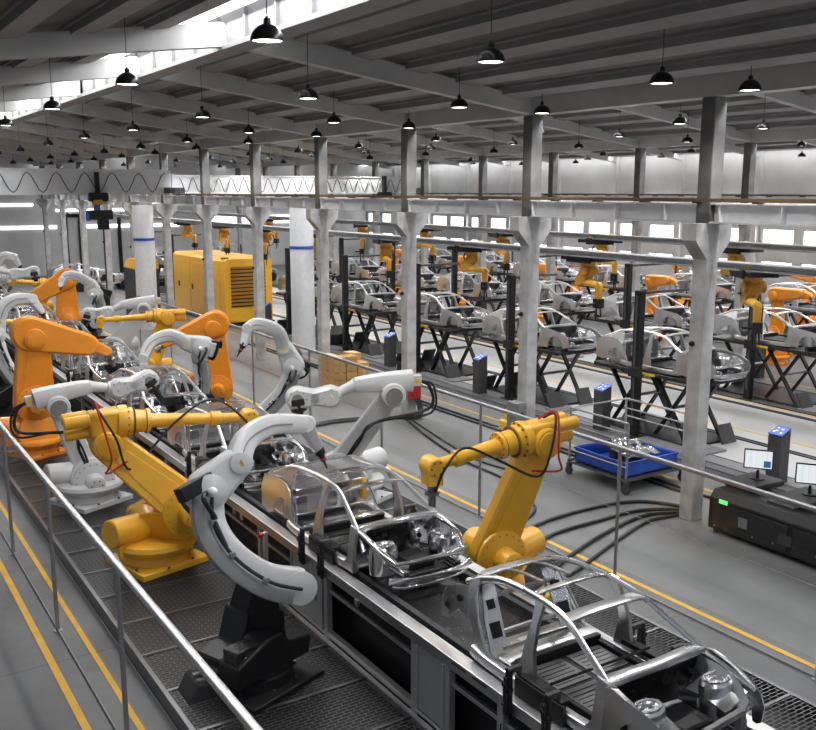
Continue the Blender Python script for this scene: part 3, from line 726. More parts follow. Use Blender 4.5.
# ------------------------------------------------------------------ robots
def plate(m, c, s, ang, h):
    X = V((math.cos(ang), math.sin(ang), 0)); Y = V((-math.sin(ang), math.cos(ang), 0))
    m.box(V(c) + V((0, 0, h / 2)), (s, s, h), X, Y)
def classic(base, S, E, W, T, col, label, k=1.0, style='tube', bz=.2, ang=.4, grp=None, cable=True, fat=1.0, eo=.08, name='industrial_robot', tool='gripper', ntilt=None):
    """floor robot: pedestal, turntable, lower arm S-E, forearm E-W, tool W-T"""
    S, E, W, T = V(S), V(E), V(W), V(T); base = V((base[0], base[1], bz))
    t = thing(name, base, label, 'robot', grp)
    dF = (W - E); dh = V((dF.x, dF.y, 0))
    if dh.length < .1: dh = V((S.x - E.x, S.y - E.y, 0))
    n = UP.cross(dh.normalized()).normalized()          # joint axis
    if n.dot(Fh) > 0: n = -n                            # towards the viewer's side
    fw = dh.normalized()
    # base
    K_ = k
    if style == 'box': k = k * .8
    m = MB(); plate(m, base, 1.05 * k, ang, .09 * k)
    X = V((math.cos(ang), math.sin(ang), 0)); Y = V((-math.sin(ang), math.cos(ang), 0))
    m.build('base_plate', col, t, bevel=.012)
    m = MB(); m.lathe(base + UP * .09 * k, UP, [(0, .46 * k), (.10 * k, .44 * k), (.16 * k, .47 * k), (.20 * k, .47 * k)], 28); m.box(base + X * .36 * k + UP * .18 * k, (.3 * k, .32 * k, .16 * k), X, Y); m.build('pedestal', col, t, bevel=.006)
    m = MB(); zt = .29 * k; m.lathe(base + UP * zt, UP, [(0, .58 * k), (.05 * k, .60 * k), (.11 * k, .58 * k), (.13 * k, .46 * k)], 32); m.build('turntable', col, t)
    m = MB(); m.bolts(base + UP * (.09 * k), UP, .56 * k, 8, .02 * k, .03); m.build('anchor_bolts', 'dark_steel', t)
    k = K_
    # shoulder housing
    c0 = base + UP * (zt + .2 * k); m = MB()
    th = .24 * k
    SS = S - n * (.22 * k)
    m.capsule(c0 - n * .18 * k, .34 * k, S - n * .02, .27 * k, n, .18 * k, -.22 * k); 
    m.capsule(c0, .36 * k, base.lerp(S, .55) + UP * .1 * k, .26 * k, n, .44 * k, 0); m.build('shoulder_housing', col, t, bevel=.0)
    m = MB(); m.fcyl(S - n * .46 * k, S + n * .26 * k, .20 * k, 24); m.lathe(S + n * .16 * k, n, [(0, .33 * k), (.03 * k, .36 * k), (.08 * k, .36 * k), (.10 * k, .27 * k), (.12 * k, .17 * k), (.34 * k, .15 * k), (.36 * k, .11 * k)], 28); sg = m.build('shoulder_gear', col, t)
    m = MB(); m.bolts(S + n * .235 * k, n, .31 * k, 18, .014 * k, .022); m.bolts(S + n * .52 * k, n, .09 * k, 6, .018 * k, .012); m.build('gear_bolts', 'dark_yellow' if 'yellow' in col else 'mid_grey', sg)
    # counter motor
    back = -(W - S); back.z = 0; back = back.normalized() if back.length > .1 else -fw
    m = MB(); q = base + UP * (.55 * k) + back * .12 * k; m.fcyl(q - n * .1, q + back * (.62 * k) + UP * .05 - n * .1, .20 * k, 20); m.box(q + back * .25 * k - UP * .14 * k - n * .1, (.5 * k, .3 * k, .36 * k), back, n.cross(back) if False else n); m.build('axis_motor', col, t)
    # lower arm
    m = MB(); m.capsule(S, .30 * k * fat, E, .23 * k * fat, n, .22 * k * fat, .0, e=.03)
    m.build('lower_arm', col, t)
    L = (E - S); m = MB(); a = S + L * .22; b = S + L * .78; m.capsule(a, .17 * k * fat, b, .11 * k * fat, n, .012, .115 * k * fat, e=.004); m.build('arm_cover', col, t)
    # elbow
    m = MB(); d = dF.normalized(); up2 = n.cross(d); up2 = up2 if up2.z > 0 else -up2
    m.fcyl(E - n * .28 * k, E + n * .24 * k, .20 * k, 24); m.lathe(E + n * .22 * k, n, [(0, .16 * k), (.04 * k, .15 * k), (.05 * k, .08 * k)], 20); m.bolts(E + n * .24 * k, n, .13 * k, 8, .01 * k, .03); m.build('elbow_joint', col, t)
    Eo = E + up2 * eo * k
    if eo > .2:
        m = MB(); m.box(E + up2 * eo * .5 * k - n * .02, (.30 * k, .26 * k, eo * k), n, d); m.build('elbow_bracket', col, t, bevel=.02)
    LF = dF.length
    if style == 'tube':
        m = MB(); m.box(Eo + d * .02, (.34 * k, .44 * k, .34 * k), n, d); m.build('forearm_housing', col, t, bevel=.05)
        for ox, oz in ((-.13, .09), (.13, .09), (0, -.10)):
            m = MB(); q = Eo + n * ox * k + up2 * oz * k; m.fcyl(q - d * .18 * k, q - d * .52 * k, .085 * k, 16); m.build('wrist_motor', col, t)
        m = MB(); prof = [(.18 * k, .22 * k), (.24 * k, .235 * k), (.30 * k, .235 * k), (.31 * k, .20 * k), (.38 * k, .20 * k), (.40 * k, .165 * k), (.56 * k, .155 * k), (.57 * k, .175 * k), (.62 * k, .175 * k), (.63 * k, .105 * k), (LF * .72, .078 * k), (LF * .73, .105 * k), (LF * .80, .105 * k), (LF * .81, .072 * k), (LF - .12 * k, .072 * k)]
        prof = [p for i, p in enumerate(prof) if i == 0 or p[0] > prof[i - 1][0] - 1e-6]
        WW = W; dd = (W - Eo).normalized(); m.lathe(Eo, dd, prof, 24); fa = m.build('forearm', col, t)
        m = MB(); m.bolts(Eo + dd * .305 * k, dd, .218 * k, 14, .013 * k, .02); m.bolts(Eo + dd * .615 * k, dd, .155 * k, 12, .011 * k, .02); m.lathe(Eo + dd * .398 * k, dd, [(0, .206 * k), (.012, .206 * k)], 24); m.lathe(Eo + dd * .565 * k, dd, [(0, .178 * k), (.008, .178 * k)], 24); m.build('flange_bolts', 'brown_rail', fa)
        m = MB(); m.fcyl(W - n * .13 * k, W + n * .13 * k, .125 * k, 20); dn = (T - W).normalized(); m.box(W + dn * .10 * k, (.22 * k, .24 * k, .20 * k), n, dn); m.build('wrist', col, t, bevel=.01)
        m = MB(); m.bolts(W + n * .13 * k, n, .08 * k, 6, .01 * k, .02); m.build('wrist_bolts', 'dark_grey', t)
    elif style == 'box':
        m = MB(); m.capsule(Eo - d * .08 * k, .27 * k * fat, W - d * .35 * k, .17 * k * fat, n, .36 * k, 0, e=.05); m.build('forearm', col, t)
        m = MB(); q = W - d * .35 * k; dn = (W - q + (T - W) * .3).normalized(); m.lathe(q, d, [(0, .15 * k), (.1 * k, .14 * k), (.16 * k, .13 * k)], 18); m.build('wrist_ring', 'dark_grey', t)
        m = MB(); m.capsule(q + d * .12 * k, .12 * k, W + (T - W) * .25, .10 * k, n, .19 * k, 0, e=.04); m.build('wrist', col, t)
    else:   # slender white arm with a dog-bone wrist
        m = MB(); q0 = Eo - d * .34 * k + up2 * .12 * k
        m.sweep([q0, Eo + d * .05 + up2 * .12 * k, Eo + d * .45 * k + up2 * .10 * k, Eo + d * .62 * k + up2 * .09 * k], lambda q: (.34 - .10 * q) * k, lambda q: (.36 - .14 * q) * k, UP, 5, .3); m.build('forearm_housing', col, t)
        w0 = W - d * .55 * k; p0 = Eo + d * .6 * k + up2 * .09 * k; dd = (w0 - p0)
        m = MB(); Ld = dd.length; m.lathe(p0, dd, [(0, .12 * k), (Ld * .1, .10 * k), (Ld * .6, .085 * k), (Ld * .62, .11 * k), (Ld * .85, .12 * k), (Ld, .15 * k)], 20); m.build('forearm', col, t)
        m = MB(); m.capsule(w0, .18 * k, (w0 + W) / 2, .125 * k, n, .26 * k, 0, e=.05); m.capsule((w0 + W) / 2, .125 * k, W, .19 * k, n, .26 * k, 0, e=.05); m.build('wrist', col, t)
        m = MB(); m.bolts(W + n * .13 * k, n, .145 * k, 8, .012 * k, .012); m.bolts(w0 + n * .13 * k, n, .14 * k, 8, .012 * k, .012); m.lathe(W + n * .13 * k, n, [(0, .09 * k), (.012, .085 * k), (.012, .07 * k)], 18); m.build('wrist_bolts', 'mid_grey', t)
        m = MB(); m.box(q0 - d * .08 * k, (.16 * k, .14 * k, .18 * k), n, d); m.build('connector_box', col, t, bevel=.01)
        m = MB(); m.box(q0 - d * .08 * k + n * .085 * k, (.07 * k, .07 * k, .004), d, up2); m.build('warning_label', 'bright_yellow', t)
        m = MB(); m.lathe(E + n * .26 * k, n, [(0, .14 * k), (.02, .14 * k), (.02, .11 * k)], 20); m.build('elbow_cap', 'mid_grey', t)
    # tool
    dn = (T - W).normalized(); m = MB(); Lt = (T - W).length
    if tool == 'gripper':
        m.lathe(W + dn * .16 * k, dn, [(0, .08 * k), (.06 * k, .08 * k), (.07 * k, .055 * k), (.14 * k, .055 * k), (.15 * k, .09 * k), (.19 * k, .09 * k), (.20 * k, .05 * k), (max(Lt - .16 * k, .24 * k), .04 * k)], 14)
        for s in (-1, 1): m.cyl(W + dn * .3 * k + n * s * .06 * k, W + dn * Lt + n * s * .05 * k, .02 * k, n=8)
    else:
        m.lathe(W, dn, [(0, .17 * k), (.10 * k, .17 * k), (.12 * k, .13 * k), (.22 * k, .13 * k), (.25 * k, .07 * k), (max(Lt, .3 * k), .05 * k)], 18)
    m.build('tool_head', 'black_gloss' if tool != 'gripper' else 'dark_steel', t)
    if cable:
        m = MB()
        if style == 'white':
            a = Eo - d * .42 * k + up2 * .12 * k
            m.tube([a, a - d * .22 * k - UP * .12 * k, a - d * .2 * k - UP * .5 * k, E.lerp(S, .35) + n * .2 * k, E.lerp(S, .6) + n * .18 * k, S + n * .2 * k], .028 * k, 8)
            m.tube([a + n * .06, a - d * .28 * k - UP * .1 * k, a - d * .24 * k - UP * .58 * k, E.lerp(S, .35) + n * .23 * k, S + n * .22 * k], .02 * k, 8)
        else:
            a = Eo - d * .1 * k + up2 * .2 * k
            m.tube([a, a + n * .25 * k + UP * .08 * k, Eo + n * .38 * k + d * .1 - up2 * .15 * k, E + n * .30 * k - up2 * .35 * k + d * .25 * k, Eo + d * (LF * .45) - up2 * .16 * k + n * .14 * k, Eo + d * (LF * .74) + n * .12 * k + up2 * .1, W + n * .16 * k - d * .1 * k, W + (T - W) * .6 + n * .08 * k], .017 * k, 8)
        m.build('cable', 'rubber', t)
        if style == 'tube':
            m = MB(); m.tube([a + d * .08 * k, a + n * .28 * k + UP * .12 * k, E + n * .42 * k - up2 * .1, E + n * .32 * k - up2 * .34 * k - d * .1, S.lerp(E, .75) + n * .12 * k], .014 * k, 6)
            m.build('red_cable', 'red', t)
    return t

BASEX = 4.1
# ---- curved white robots
def curved(base, S, link, E, arm, Wp, T, label, k=1.0, bz=.2, ang=0.5, grp=None, body='robot_white', side=-1, sticker=False, mat2='robot_grey'):
    base = V((base[0], base[1], bz)); S = V(S); E = V(E); Wp = V(Wp); T = V(T)
    t = thing('curved_arm_robot', base, label, 'robot', grp)
    X = V((math.cos(ang), math.sin(ang), 0)); Y = V((-math.sin(ang), math.cos(ang), 0))
    # plane normal of the lower arm
    L0 = [S] + [V(p) for p in link] + [E]
    nn = V((0, 0, 0))
    for a, b in zip(L0[1:-1], L0[2:]): nn += (a - S).cross(b - S)
    n = nn.normalized() if nn.length > 1e-6 else UP.cross(E - S).normalized()
    n.z *= .3; n.normalize()
    if n.dot(Fh) > 0: n = -n
    m = MB(); plate(m, base, 1.15 * k, ang, .07 * k); m.build('base_plate', 'black', t, bevel=.012)
    m = MB(); m.lathe(base + UP * .07 * k, UP, [(0, .45 * k), (.12 * k, .44 * k), (.13 * k, .40 * k), (.24 * k, .38 * k)], 28); m.build('pedestal', 'black', t)
    m = MB(); m.bolts(base + UP * .07 * k, UP, .5 * k, 8, .02 * k, .03); m.build('anchor_bolts', 'dark_steel', t)
    m = MB(); c = base + UP * .34 * k
    m.prism([(-.50, -.06), (.42, -.06), (.45, .10), (.16, .14), (.06, .24), (-.12, .24), (-.50, .12)], c - Y * .38 * k, X * k * 1.25, UP * k * 1.45, Y * .34 * k)
    m.prism([(-.46, -.06), (.40, -.06), (.40, .26), (.15, .42), (-.10, .42), (-.20, .14), (-.46, .10)], c - Y * .0 * k, X * k * 1.25, UP * k * 1.35, Y * .40 * k)
    m.build('shoulder_housing', 'black', t, bevel=.025)
    m = MB(); q = c + UP * .25 * k; m.prism([(-.34, -.2), (.34, -.2), (.18, .5), (-.08, .5)], q - Y * .10 * k, (S - q - UP * (S - q).z).normalized() * k if (S - q - UP * (S - q).z).length > .05 else X * k, UP * k * max((S.z - q.z) / (.5 * k) , .4), Y * .30 * k)
    m.fcyl(S - n * .24 * k, S + n * .14 * k, .20 * k, 24); m.build('shoulder_bracket', 'black', t, bevel=.01)
    m = MB(); m.box(c - X * .42 * k - Y * .2 * k + UP * .22 * k, (.34 * k, .24 * k, .22 * k), X, Y); m.box(c - X * .55 * k + Y * .05 * k - UP * .02, (.2 * k, .22 * k, .16 * k), X, Y); m.build('motor_box', 'black_gloss', t, bevel=.015)
    m = MB(); m.box(c - X * .42 * k - Y * .322 * k + UP * .22 * k, (.10 * k, .005, .04 * k), X, Y); m.box(c + X * .1 * k - Y * .345 * k + UP * .0, (.16 * k, .005, .04 * k), X, Y); m.build('nameplate', 'label_white', t)
    # curved lower arm: light face plus grey flank
    pts = spline(L0, 7)
    m = MB(); m.sweep(pts, lambda q: (.44 - .05 * math.sin(PI * q) - .08 * q) * k, lambda q: (.28 - .04 * q) * k, n, 0, .22)
    la = m.build('lower_arm', body, t)
    m = MB(); m.lathe(S + n * .12 * k, n, [(0, .20 * k), (.04 * k, .20 * k), (.05 * k, .17 * k)], 24); m.build('joint_cover', body, t)
    m = MB(); m.lathe(E + n * .12 * k, n, [(0, .20 * k), (.06 * k, .20 * k), (.08 * k, .15 * k), (.10 * k, .08 * k)], 24); m.build('joint_cover', body, t)
    m = MB(); off = n * .20 * k
    m.tube([p + off * 1.0 for p in pts[::3]] , .022 * k, 8, 3); m.build('arm_cable', 'rubber', t)
    cen = (S + E) / 2; band = []
    for i_, p in enumerate(pts):
        d_ = (pts[min(i_ + 1, len(pts) - 1)] - pts[max(i_ - 1, 0)]).normalized(); o_ = n.cross(d_).normalized()
        if o_.dot(p - cen) < 0: o_ = -o_
        band.append(p + o_ * .12 * k + n * .03 * k)
    m = MB(); m.sweep(band[2:-2], .17 * k, .27 * k, n, 0, .15); m.build('arm_flank_cover', 'robot_grey', t)
    m = MB()
    for q in (.3, .55, .8):
        p = pts[int(q * (len(pts) - 1))]; m.box(p + off, (.08 * k, .06 * k, .07 * k), n, UP)
    m.build('cable_clip', 'robot_grey', t, bevel=.006)
    # elbow block with black motors
    A0 = V(arm[0]); d1 = (A0 - E).normalized() if (A0 - E).length > .02 else UP
    m = MB(); m.capsule(E, .25 * k, A0, .18 * k, n, .30 * k, -.05 * k, e=.04); m.box(E - d1 * .12 * k - n * .05 * k, (.3 * k, .34 * k, .34 * k), n, d1.cross(n)); m.build('elbow_block', body, t, bevel=.015)
    dirb = (E - V(arm[1 if len(arm) > 1 else 0])); dirb.z *= .3; dirb.normalize()
    m = MB(); q = (E + A0) / 2; m.box(q + dirb * .42 * k + UP * .06 * k, (.46 * k, .17 * k, .17 * k), dirb, n.cross(dirb)); m.build('elbow_motor', 'black', t, bevel=.012)
    m = MB(); m.fcyl(q + dirb * .1 * k - n * .16 * k, q + dirb * .1 * k - n * .42 * k, .2 * k, 20); m.fcyl(q + dirb * .18 * k - UP * .12 - n * .16 * k, q + dirb * .46 * k - UP * .20 * k - n * .16 * k, .20 * k, 20); m.build('motor_drum', 'black', t)
    m = MB(); m.ball(E + n * .24 * k, .06 * k); m.build('axis_cap', 'label_white', t)
    # curved forearm
    A = [V(p) for p in arm]
    na = n
    ap = spline(A, 8)
    m = MB(); m.sweep(ap, lambda q: (.31 - .07 * q) * k, lambda q: (.27 - .07 * q) * k, na, 0, .28); m.build('forearm', body, t)
    m = MB(); m.tube([p + UP * .0 + na * .13 * k for p in ap[2:-3:2]], .012 * k, 6, 3); m.build('forearm_seam', mat2, t)
    m = MB(); m.lathe(A[0] + na * .11 * k, na, [(0, .13 * k), (.03 * k, .13 * k), (.035 * k, .11 * k)], 22); m.build('forearm_pivot', body, t)
    low = [ap[2] - UP * .16 * k - na * .12 * k] + [p - UP * .13 * k - na * .12 * k for p in ap[6:int(len(ap) * .75):4]]
    m = MB(); m.sweep([E - na * .05] + low, .10 * k, .09 * k, na, 3, .3); m.build('parallel_link', body, t)
    # wrist and nozzle
    dw = (Wp - A[-1]).normalized(); m = MB(); m.fcyl(A[-1] - na * .11 * k, A[-1] + na * .11 * k, .12 * k, 20); m.capsule(A[-1], .11 * k, Wp, .075 * k, na, .15 * k, 0, e=.03); m.build('wrist', body, t)
    dt = (T - Wp); m = MB(); m.lathe(Wp, dt, [(0, .075 * k), (dt.length * .25, .075 * k), (dt.length * .3, .05 * k), (dt.length * .6, .04 * k), (dt.length * .65, .02 * k), (dt.length, .012 * k)], 14); m.build('nozzle', 'black', t)
    m = MB(); m.lathe(Wp + dt * .42, dt, [(0, .046 * k), (dt.length * .12, .046 * k)], 14); m.build('nozzle_ring', 'red', t)
    m = MB(); m.tube([E + n * .1, E + n * .3 * k + dirb * .15 * k, E + n * .32 * k - UP * .3 * k, pts[int(.8 * len(pts))] + off, pts[int(.6 * len(pts))] + off * 1.2], .03 * k, 8); m.build('elbow_hose', 'rubber', t)
    m = MB(); q = A[0] + na * .150 * k; m.prism([(-.045, -.04), (.045, -.04), (0, .045)], q, Rh * k, UP * k, na * .004); m.build('warning_label', 'bright_yellow', t)
    if sticker:
        p = pts[int(.45 * len(pts))]; dd = (pts[int(.45 * len(pts)) + 1] - p).normalized()
        m = MB(); m.box(p + n * .142 * k, (.17 * k, .20 * k, .006), n.cross(dd), dd); st = m.build('decal_plate', 'label_white', t)
        m = MB(); s2 = n.cross(dd)
        for a, b, w, h in ((-.04, .04, .03, .05), (.03, .05, .05, .03), (0, -.02, .03, .09), (.045, -.04, .03, .05), (-.045, -.05, .025, .04)):
            m.box(p + n * .148 * k + s2 * a * k + dd * b * k, (w * k, h * k, .006), s2, dd)
        m.build('decal_mark', 'black', st)
    return t
GL = 'robots on the walkway side of the line'; GR = 'robots on the right side of the line'
curved((4.03, 9.68), at(297, 586, 10.35), [at(266, 579, 10.2), at(232, 556, 10.25), at(211, 525, 10.4)], at(208, 490, 10.55),
       [at(238, 462, 10.8), at(246, 440, 11.0), at(270, 425, 11.3), at(305, 424, 11.8)], at(318, 448, 12.2), at(327, 468, 12.35),
       'large white curved-arm robot on a black base nearest the camera', 1.0, grp=GL, ang=.35)
classic((4.15, 13.9), at(186, 506, 13.75), at(106, 443, 13.9), at(249, 417, 14.9), at(250, 447, 15.0), 'yellow',
        'yellow robot on a square base behind the black based white robot', 1.12, 'tube', ang=.25, grp=GL, eo=.30)
classic((4.02, 17.45), at(92, 478, 16.85), at(57, 405, 16.8), at(148, 380, 17.6), at(162, 400, 17.7), 'robot_white',
        'white robot with long level forearm and black wrist, left of the line', 1.05, 'white', grp=GL, tool='head', fat=.72)
classic((3.85, 21.4), at(34, 402, 20.2), at(33, 338, 20.2), at(104, 346, 21.0), at(114, 366, 21.2), 'orange',
        'large orange robot with boxy arm on the left walkway', 1.15, 'box', grp=GL, cable=False, fat=1.25)
classic((7.95, 9.9), at(492, 552, 12.35), at(538, 440, 12.4), at(432, 466, 11.6), at(432, 506, 11.55), 'yellow',
        'yellow robot right of the line reaching its long forearm over the second car body', 1.08, 'tube', ang=.2, grp=GR)
classic((8.2, 14.85), at(335, 470, 16.9), at(392, 393, 16.6), at(297, 398, 16.3), at(300, 415, 16.3), 'robot_white',
        'white robot right of the line with forearm pointing left and black hoses', 1.1, 'white', grp=GR, tool='head', fat=.72)
curved((8.25, 19.0), at(250, 425, 20.4), [at(268, 408, 20.4), at(285, 388, 20.4)], at(293, 366, 20.4),
       [at(284, 348, 20.3), at(277, 331, 20.1), at(258, 324, 19.8), at(248, 328, 19.7)], at(244, 343, 19.6), at(237, 357, 19.5),
       'white curved-arm robot with sticker on its arm, right of the line by the glass panels', 1.0, grp=GR, sticker=True)
curved((8.0, 22.5), at(192, 420, 23.2), [at(199, 402, 23.2), at(202, 380, 23.2), at(200, 362, 23.2)], at(203, 347, 23.2),
       [at(187, 343, 23.1), at(170, 335, 22.9), at(152, 342, 22.7), at(144, 358, 22.5)], at(143, 370, 22.4), at(142, 382, 22.3),
       'white curved-arm robot with sticker in front of an orange robot, right of the line', 1.05, grp=GR, sticker=True)
classic((8.7, 24.2), at(218, 388, 25.0), at(213, 328, 25.0), at(168, 340, 24.8), at(156, 352, 24.6), 'orange',
        'orange robot behind the stickered white arm, right of the line', 1.15, 'box', grp=GR, cable=False, fat=1.2)
classic((8.2, 27.4), at(150, 362, 27.4), at(168, 318, 27.4), at(101, 320, 27.0), at(99, 336, 27.0), 'yellow',
        'yellow robot with long thin level forearm before the big yellow enclosure', 1.0, 'tube', grp=GR, cable=False)
classic((8.2, 31.2), at(114, 348, 30.7), at(144, 309, 30.7), at(88, 314, 30.3), at(85, 326, 30.3), 'robot_white',
        'white robot with slanting arm far back right of the line', 1.15, 'white', grp=GR, tool='head', cable=False)
curved((8.2, 34.4), at(97, 322, 33.3), [at(99, 310, 33.3), at(98, 302, 33.3)], at(95, 294, 33.3), [at(90, 284, 33.2), at(80, 277, 33.0), at(68, 275, 32.8), at(63, 280, 32.7)], at(61, 285, 32.6), at(60, 291, 32.6),
       'small distant white curved-arm robot reaching towards the tall orange robot', 1.1, grp=GR)
classic((8.2, 38.4), at(68, 318, 36.7), at(66, 282, 36.7), at(25, 302, 36.2), at(14, 318, 36.0), 'orange',
        'orange robot standing tall far back near the rear columns', 1.3, 'box', grp=GR, cable=False, fat=1.15)
classic((8.2, 44.0), at(36, 306, 41.4), at(50, 286, 41.4), at(14, 281, 41.0), at(8, 292, 41.0), 'yellow',
        'small yellow robot with slanted arm left of the tall orange robot', 1.1, 'tube', grp=GR, cable=False)
curved((4.0, 26.0), at(26, 392, 24.2), [at(14, 378, 24.1), at(2, 360, 24.1)], at(-6, 335, 24.2), [at(-3, 322, 24.3), at(3, 307, 24.4), at(15, 299, 24.6), at(31, 299, 24.9)], at(41, 311, 25.0), at(47, 322, 25.1),
       'white curved-arm robot at the left frame edge behind the boxy orange robot', 1.15, grp=GL)
classic((4.0, 31.0), at(-14, 345, 28.3), at(-25, 325, 28.3), at(28, 322, 28.9), at(30, 334, 28.9), 'yellow',
        'yellow robot at the left frame edge behind the white curved arm', 1.1, 'tube', grp=GL, cable=False)
classic((4.0, 38.0), at(-45, 310, 34.2), at(-22, 277, 34.2), at(34, 272, 34.8), at(36, 280, 34.8), 'robot_white',
        'white robot arm reaching in from the left frame edge far back', 1.2, 'white', grp=GL, tool='head', cable=False)
curved((4.1, 43.5), at(-20, 300, 39), [at(-12, 290, 39)], at(2, 276, 39), [at(-2, 266, 39), at(4, 256, 39), at(14, 257, 39)], at(19, 265, 39), at(24, 273, 39),
       'distant white robot with black wrist at the left frame edge', 1.2, grp=GL)

# ------------------------------------------------------------------ lift hall: lifts, bodies, posts, pedestals
carS = make_car('chrome', 'satin_steel', 'dark_steel', True, False, 2.7, roofm='satin_steel')
carS.location = (17.75, Y0 + 4.0, 1.62); carS['label'] = 'x'; freeze(carS)
def make_lift(h=1.65):
    t = thing('scissor_lift', (0, 0, 0), 'x', 'lift')
    m = MB(); m.bx(-.75, .75, -1.5, 1.5, 0.0, .06); m.build('base_frame', 'black', t, bevel=.01, smooth=False)
    for y0 in (-1.25, .25):
        for s in (-1, 1):
            for d, o in ((1, 0), (-1, .06)):
                m = MB(); a = (s * (.62 - o), y0 + (0 if d > 0 else 1.0), .08); b = (s * (.62 - o), y0 + (1.0 if d > 0 else 0), h - .12); m.bar(a, b, .05, .13, (1, 0, 0)); m.build('scissor_arm', 'black', t, bevel=.004)
        m = MB(); m.cyl((-.65, y0 + .5, h / 2), (.65, y0 + .5, h / 2), .04, n=10); m.build('pivot_shaft', 'dark_steel', t)
    m = MB(); m.bx(-.80, .80, -1.75, 1.75, h - .12, h - .03); m.build('platform', 'black_gloss', t, bevel=.01)
    m = MB(); m.bx(-.83, -.80, -.35, .35, h - .11, h - .05); m.build('warning_strip', 'bright_yellow', t)
    for s, y in ((-1, -1.55), (-1, 1.5), (1, -1.55), (1, 1.5)):
        m = MB(); m.box((s * .55 - .1, y, .22), (.5, .05, .48), (1, 0, 0), V((0, 1, .5 if y > 0 else -.5)).normalized()); m.build('guard_flap', 'dark_grey', t, bevel=.008)
    m = MB(); m.bx(-1.0, -.2, -2.1, -1.55, .005, .05); m.build('ramp_plate', 'mid_grey', t)
    freeze(t); return t
lift0 = make_lift(); fl0 = True; fc0 = True
def ped(): 
    t = thing('control_pedestal', (0, 0, 0), 'x', 'pedestal')
    m = MB(); m.prism([(-.15, 0), (.15, 0), (.15, 1.12), (-.15, 1.00)], (0, -.16, .02), (1, 0, 0), (0, 0, 1), (0, .32, 0)); m.build('cabinet', 'dark_grey', t, bevel=.008, smooth=False)
    m = MB(); m.prism([(-.155, 1.02), (.155, 1.144), (.155, 1.164), (-.155, 1.04)], (0, -.165, .02), (1, 0, 0), (0, 0, 1), (0, .33, 0)); tp = m.build('control_panel', 'blue', t, smooth=False)
    m = MB()
    for i, (a, b) in enumerate(((-.07, -.08), (-.02, .05), (.05, -.04), (.08, .08), (-.06, .09))): m.box((a, b, 1.102 + a * .4 + .016), (.04, .05, .012), V((1, 0, .4)).normalized(), (0, 1, 0))
    m.build('buttons', 'label_white', tp); m = MB(); m.bx(-.19, .19, -.2, .2, 0, .02); m.build('base_plate', 'mid_grey', t)
    freeze(t); return t
ped0 = ped(); fp0 = True
def make_post():
    t = thing('lift_guide_post', (0, 0, 0), 'x', 'post')
    m = MB(); m.bx(-.09, .09, -.10, .10, .03, 3.62); m.build('mast', 'black', t, bevel=.008)
    m = MB(); m.bx(-.2, .2, -.2, .2, 0, .03); m.build('foot_plate', 'black', t)
    m = MB(); m.bx(-.11, -.09, -.03, .03, .3, 3.5); m.build('guide_track', 'dark_grey', t)
    m = MB(); m.bar((0, 0, 3.55), (1.7, 0, 3.55), .06, .06); m.build('top_arm', 'dark_grey', t)
    m = MB(); m.bx(-.14, .0, -.16, .16, 1.5, 1.75); m.build('slide_carriage', 'black_gloss', t, bevel=.01)
    freeze(t); return t
post0 = make_post(); fpo = True
def place(proto, first, loc, lab, rz=0, grp=None):
    if first: proto.location = loc; proto.rotation_euler = (0, 0, rz); proto['label'] = lab; proto['group'] = grp; return proto
    return copy_at(proto, loc, lab, rz, grp)
ROWN = ['nearest', 'second', 'third']
for ri, (x, yoff, h, n) in enumerate(((17.75, 0, 1.65, 9), (23.6, 1.15, 1.65, 8), (31.2, .4, 1.65, 8))):
    for k in range(n):
        y = 14.85 + BY * k + yoff - (BY if ri == 1 else 0)
        if ri == 0 and 36 < y < 48: continue
        wh = '%s from the right in the %s row' % (ORD[k], ROWN[ri])
        place(lift0, fl0, (x, y + .9, 0), 'black scissor lift under a car body, %s' % wh, 0, 'scissor lifts'); fl0 = False
        place(carS, fc0, (x, y, h - .03), 'bare metal car body on a raised lift, %s' % wh, 0, 'car bodies on lifts'); fc0 = False
        if ri < 2:
            place(post0, fpo, (x - .97, y + .98, 0), 'tall black guide post, %s' % wh, 0, 'lift guide posts'); fpo = False
for k in range(9):
    place(ped0, fp0, (16.5, 11.55 + 5.13 * k, 0), 'dark pedestal with blue sloping top, %s from the right beside the lifts' % ORD[k], 0, 'control pedestals'); fp0 = False
for k in range(5):
    copy_at(ped0, (25.5, 13.9 + BY * k, 0), 'dark pedestal, %s from the right in the farther row by the rear columns' % ORD[k], 0, 'farther control pedestals')
# floor tracks
def track(x, w, y0, y1, label, mt='dark_grey', z=.012):
    t = MB().bx(x - w / 2, x + w / 2, y0, y1, .001, z)
    for dx in (-w / 2, w / 2): t.bx(x + dx - .015, x + dx + .015, y0, y1, .001, .03)
    tag(t.build('floor_track', mt, smooth=False), label, 'track')
track(15.95, .30, 4, 60, 'dark twin rail floor track just in front of the nearest lifts')
track(16.75, .5, 4, 60, 'wide dark floor track under the blue topped pedestals', 'mid_grey')
track(18.75, .16, 4, 60, 'narrow dark floor track behind the nearest lifts')
track(24.6, .5, 4, 60, 'wide dark floor track behind the second lift row')
track(22.6, .4, 4, 60, 'dark floor track in front of the second lift row', 'dark_grey')
track(21.9, .12, 4, 60, 'thin dark floor rail beside the bright aisle')

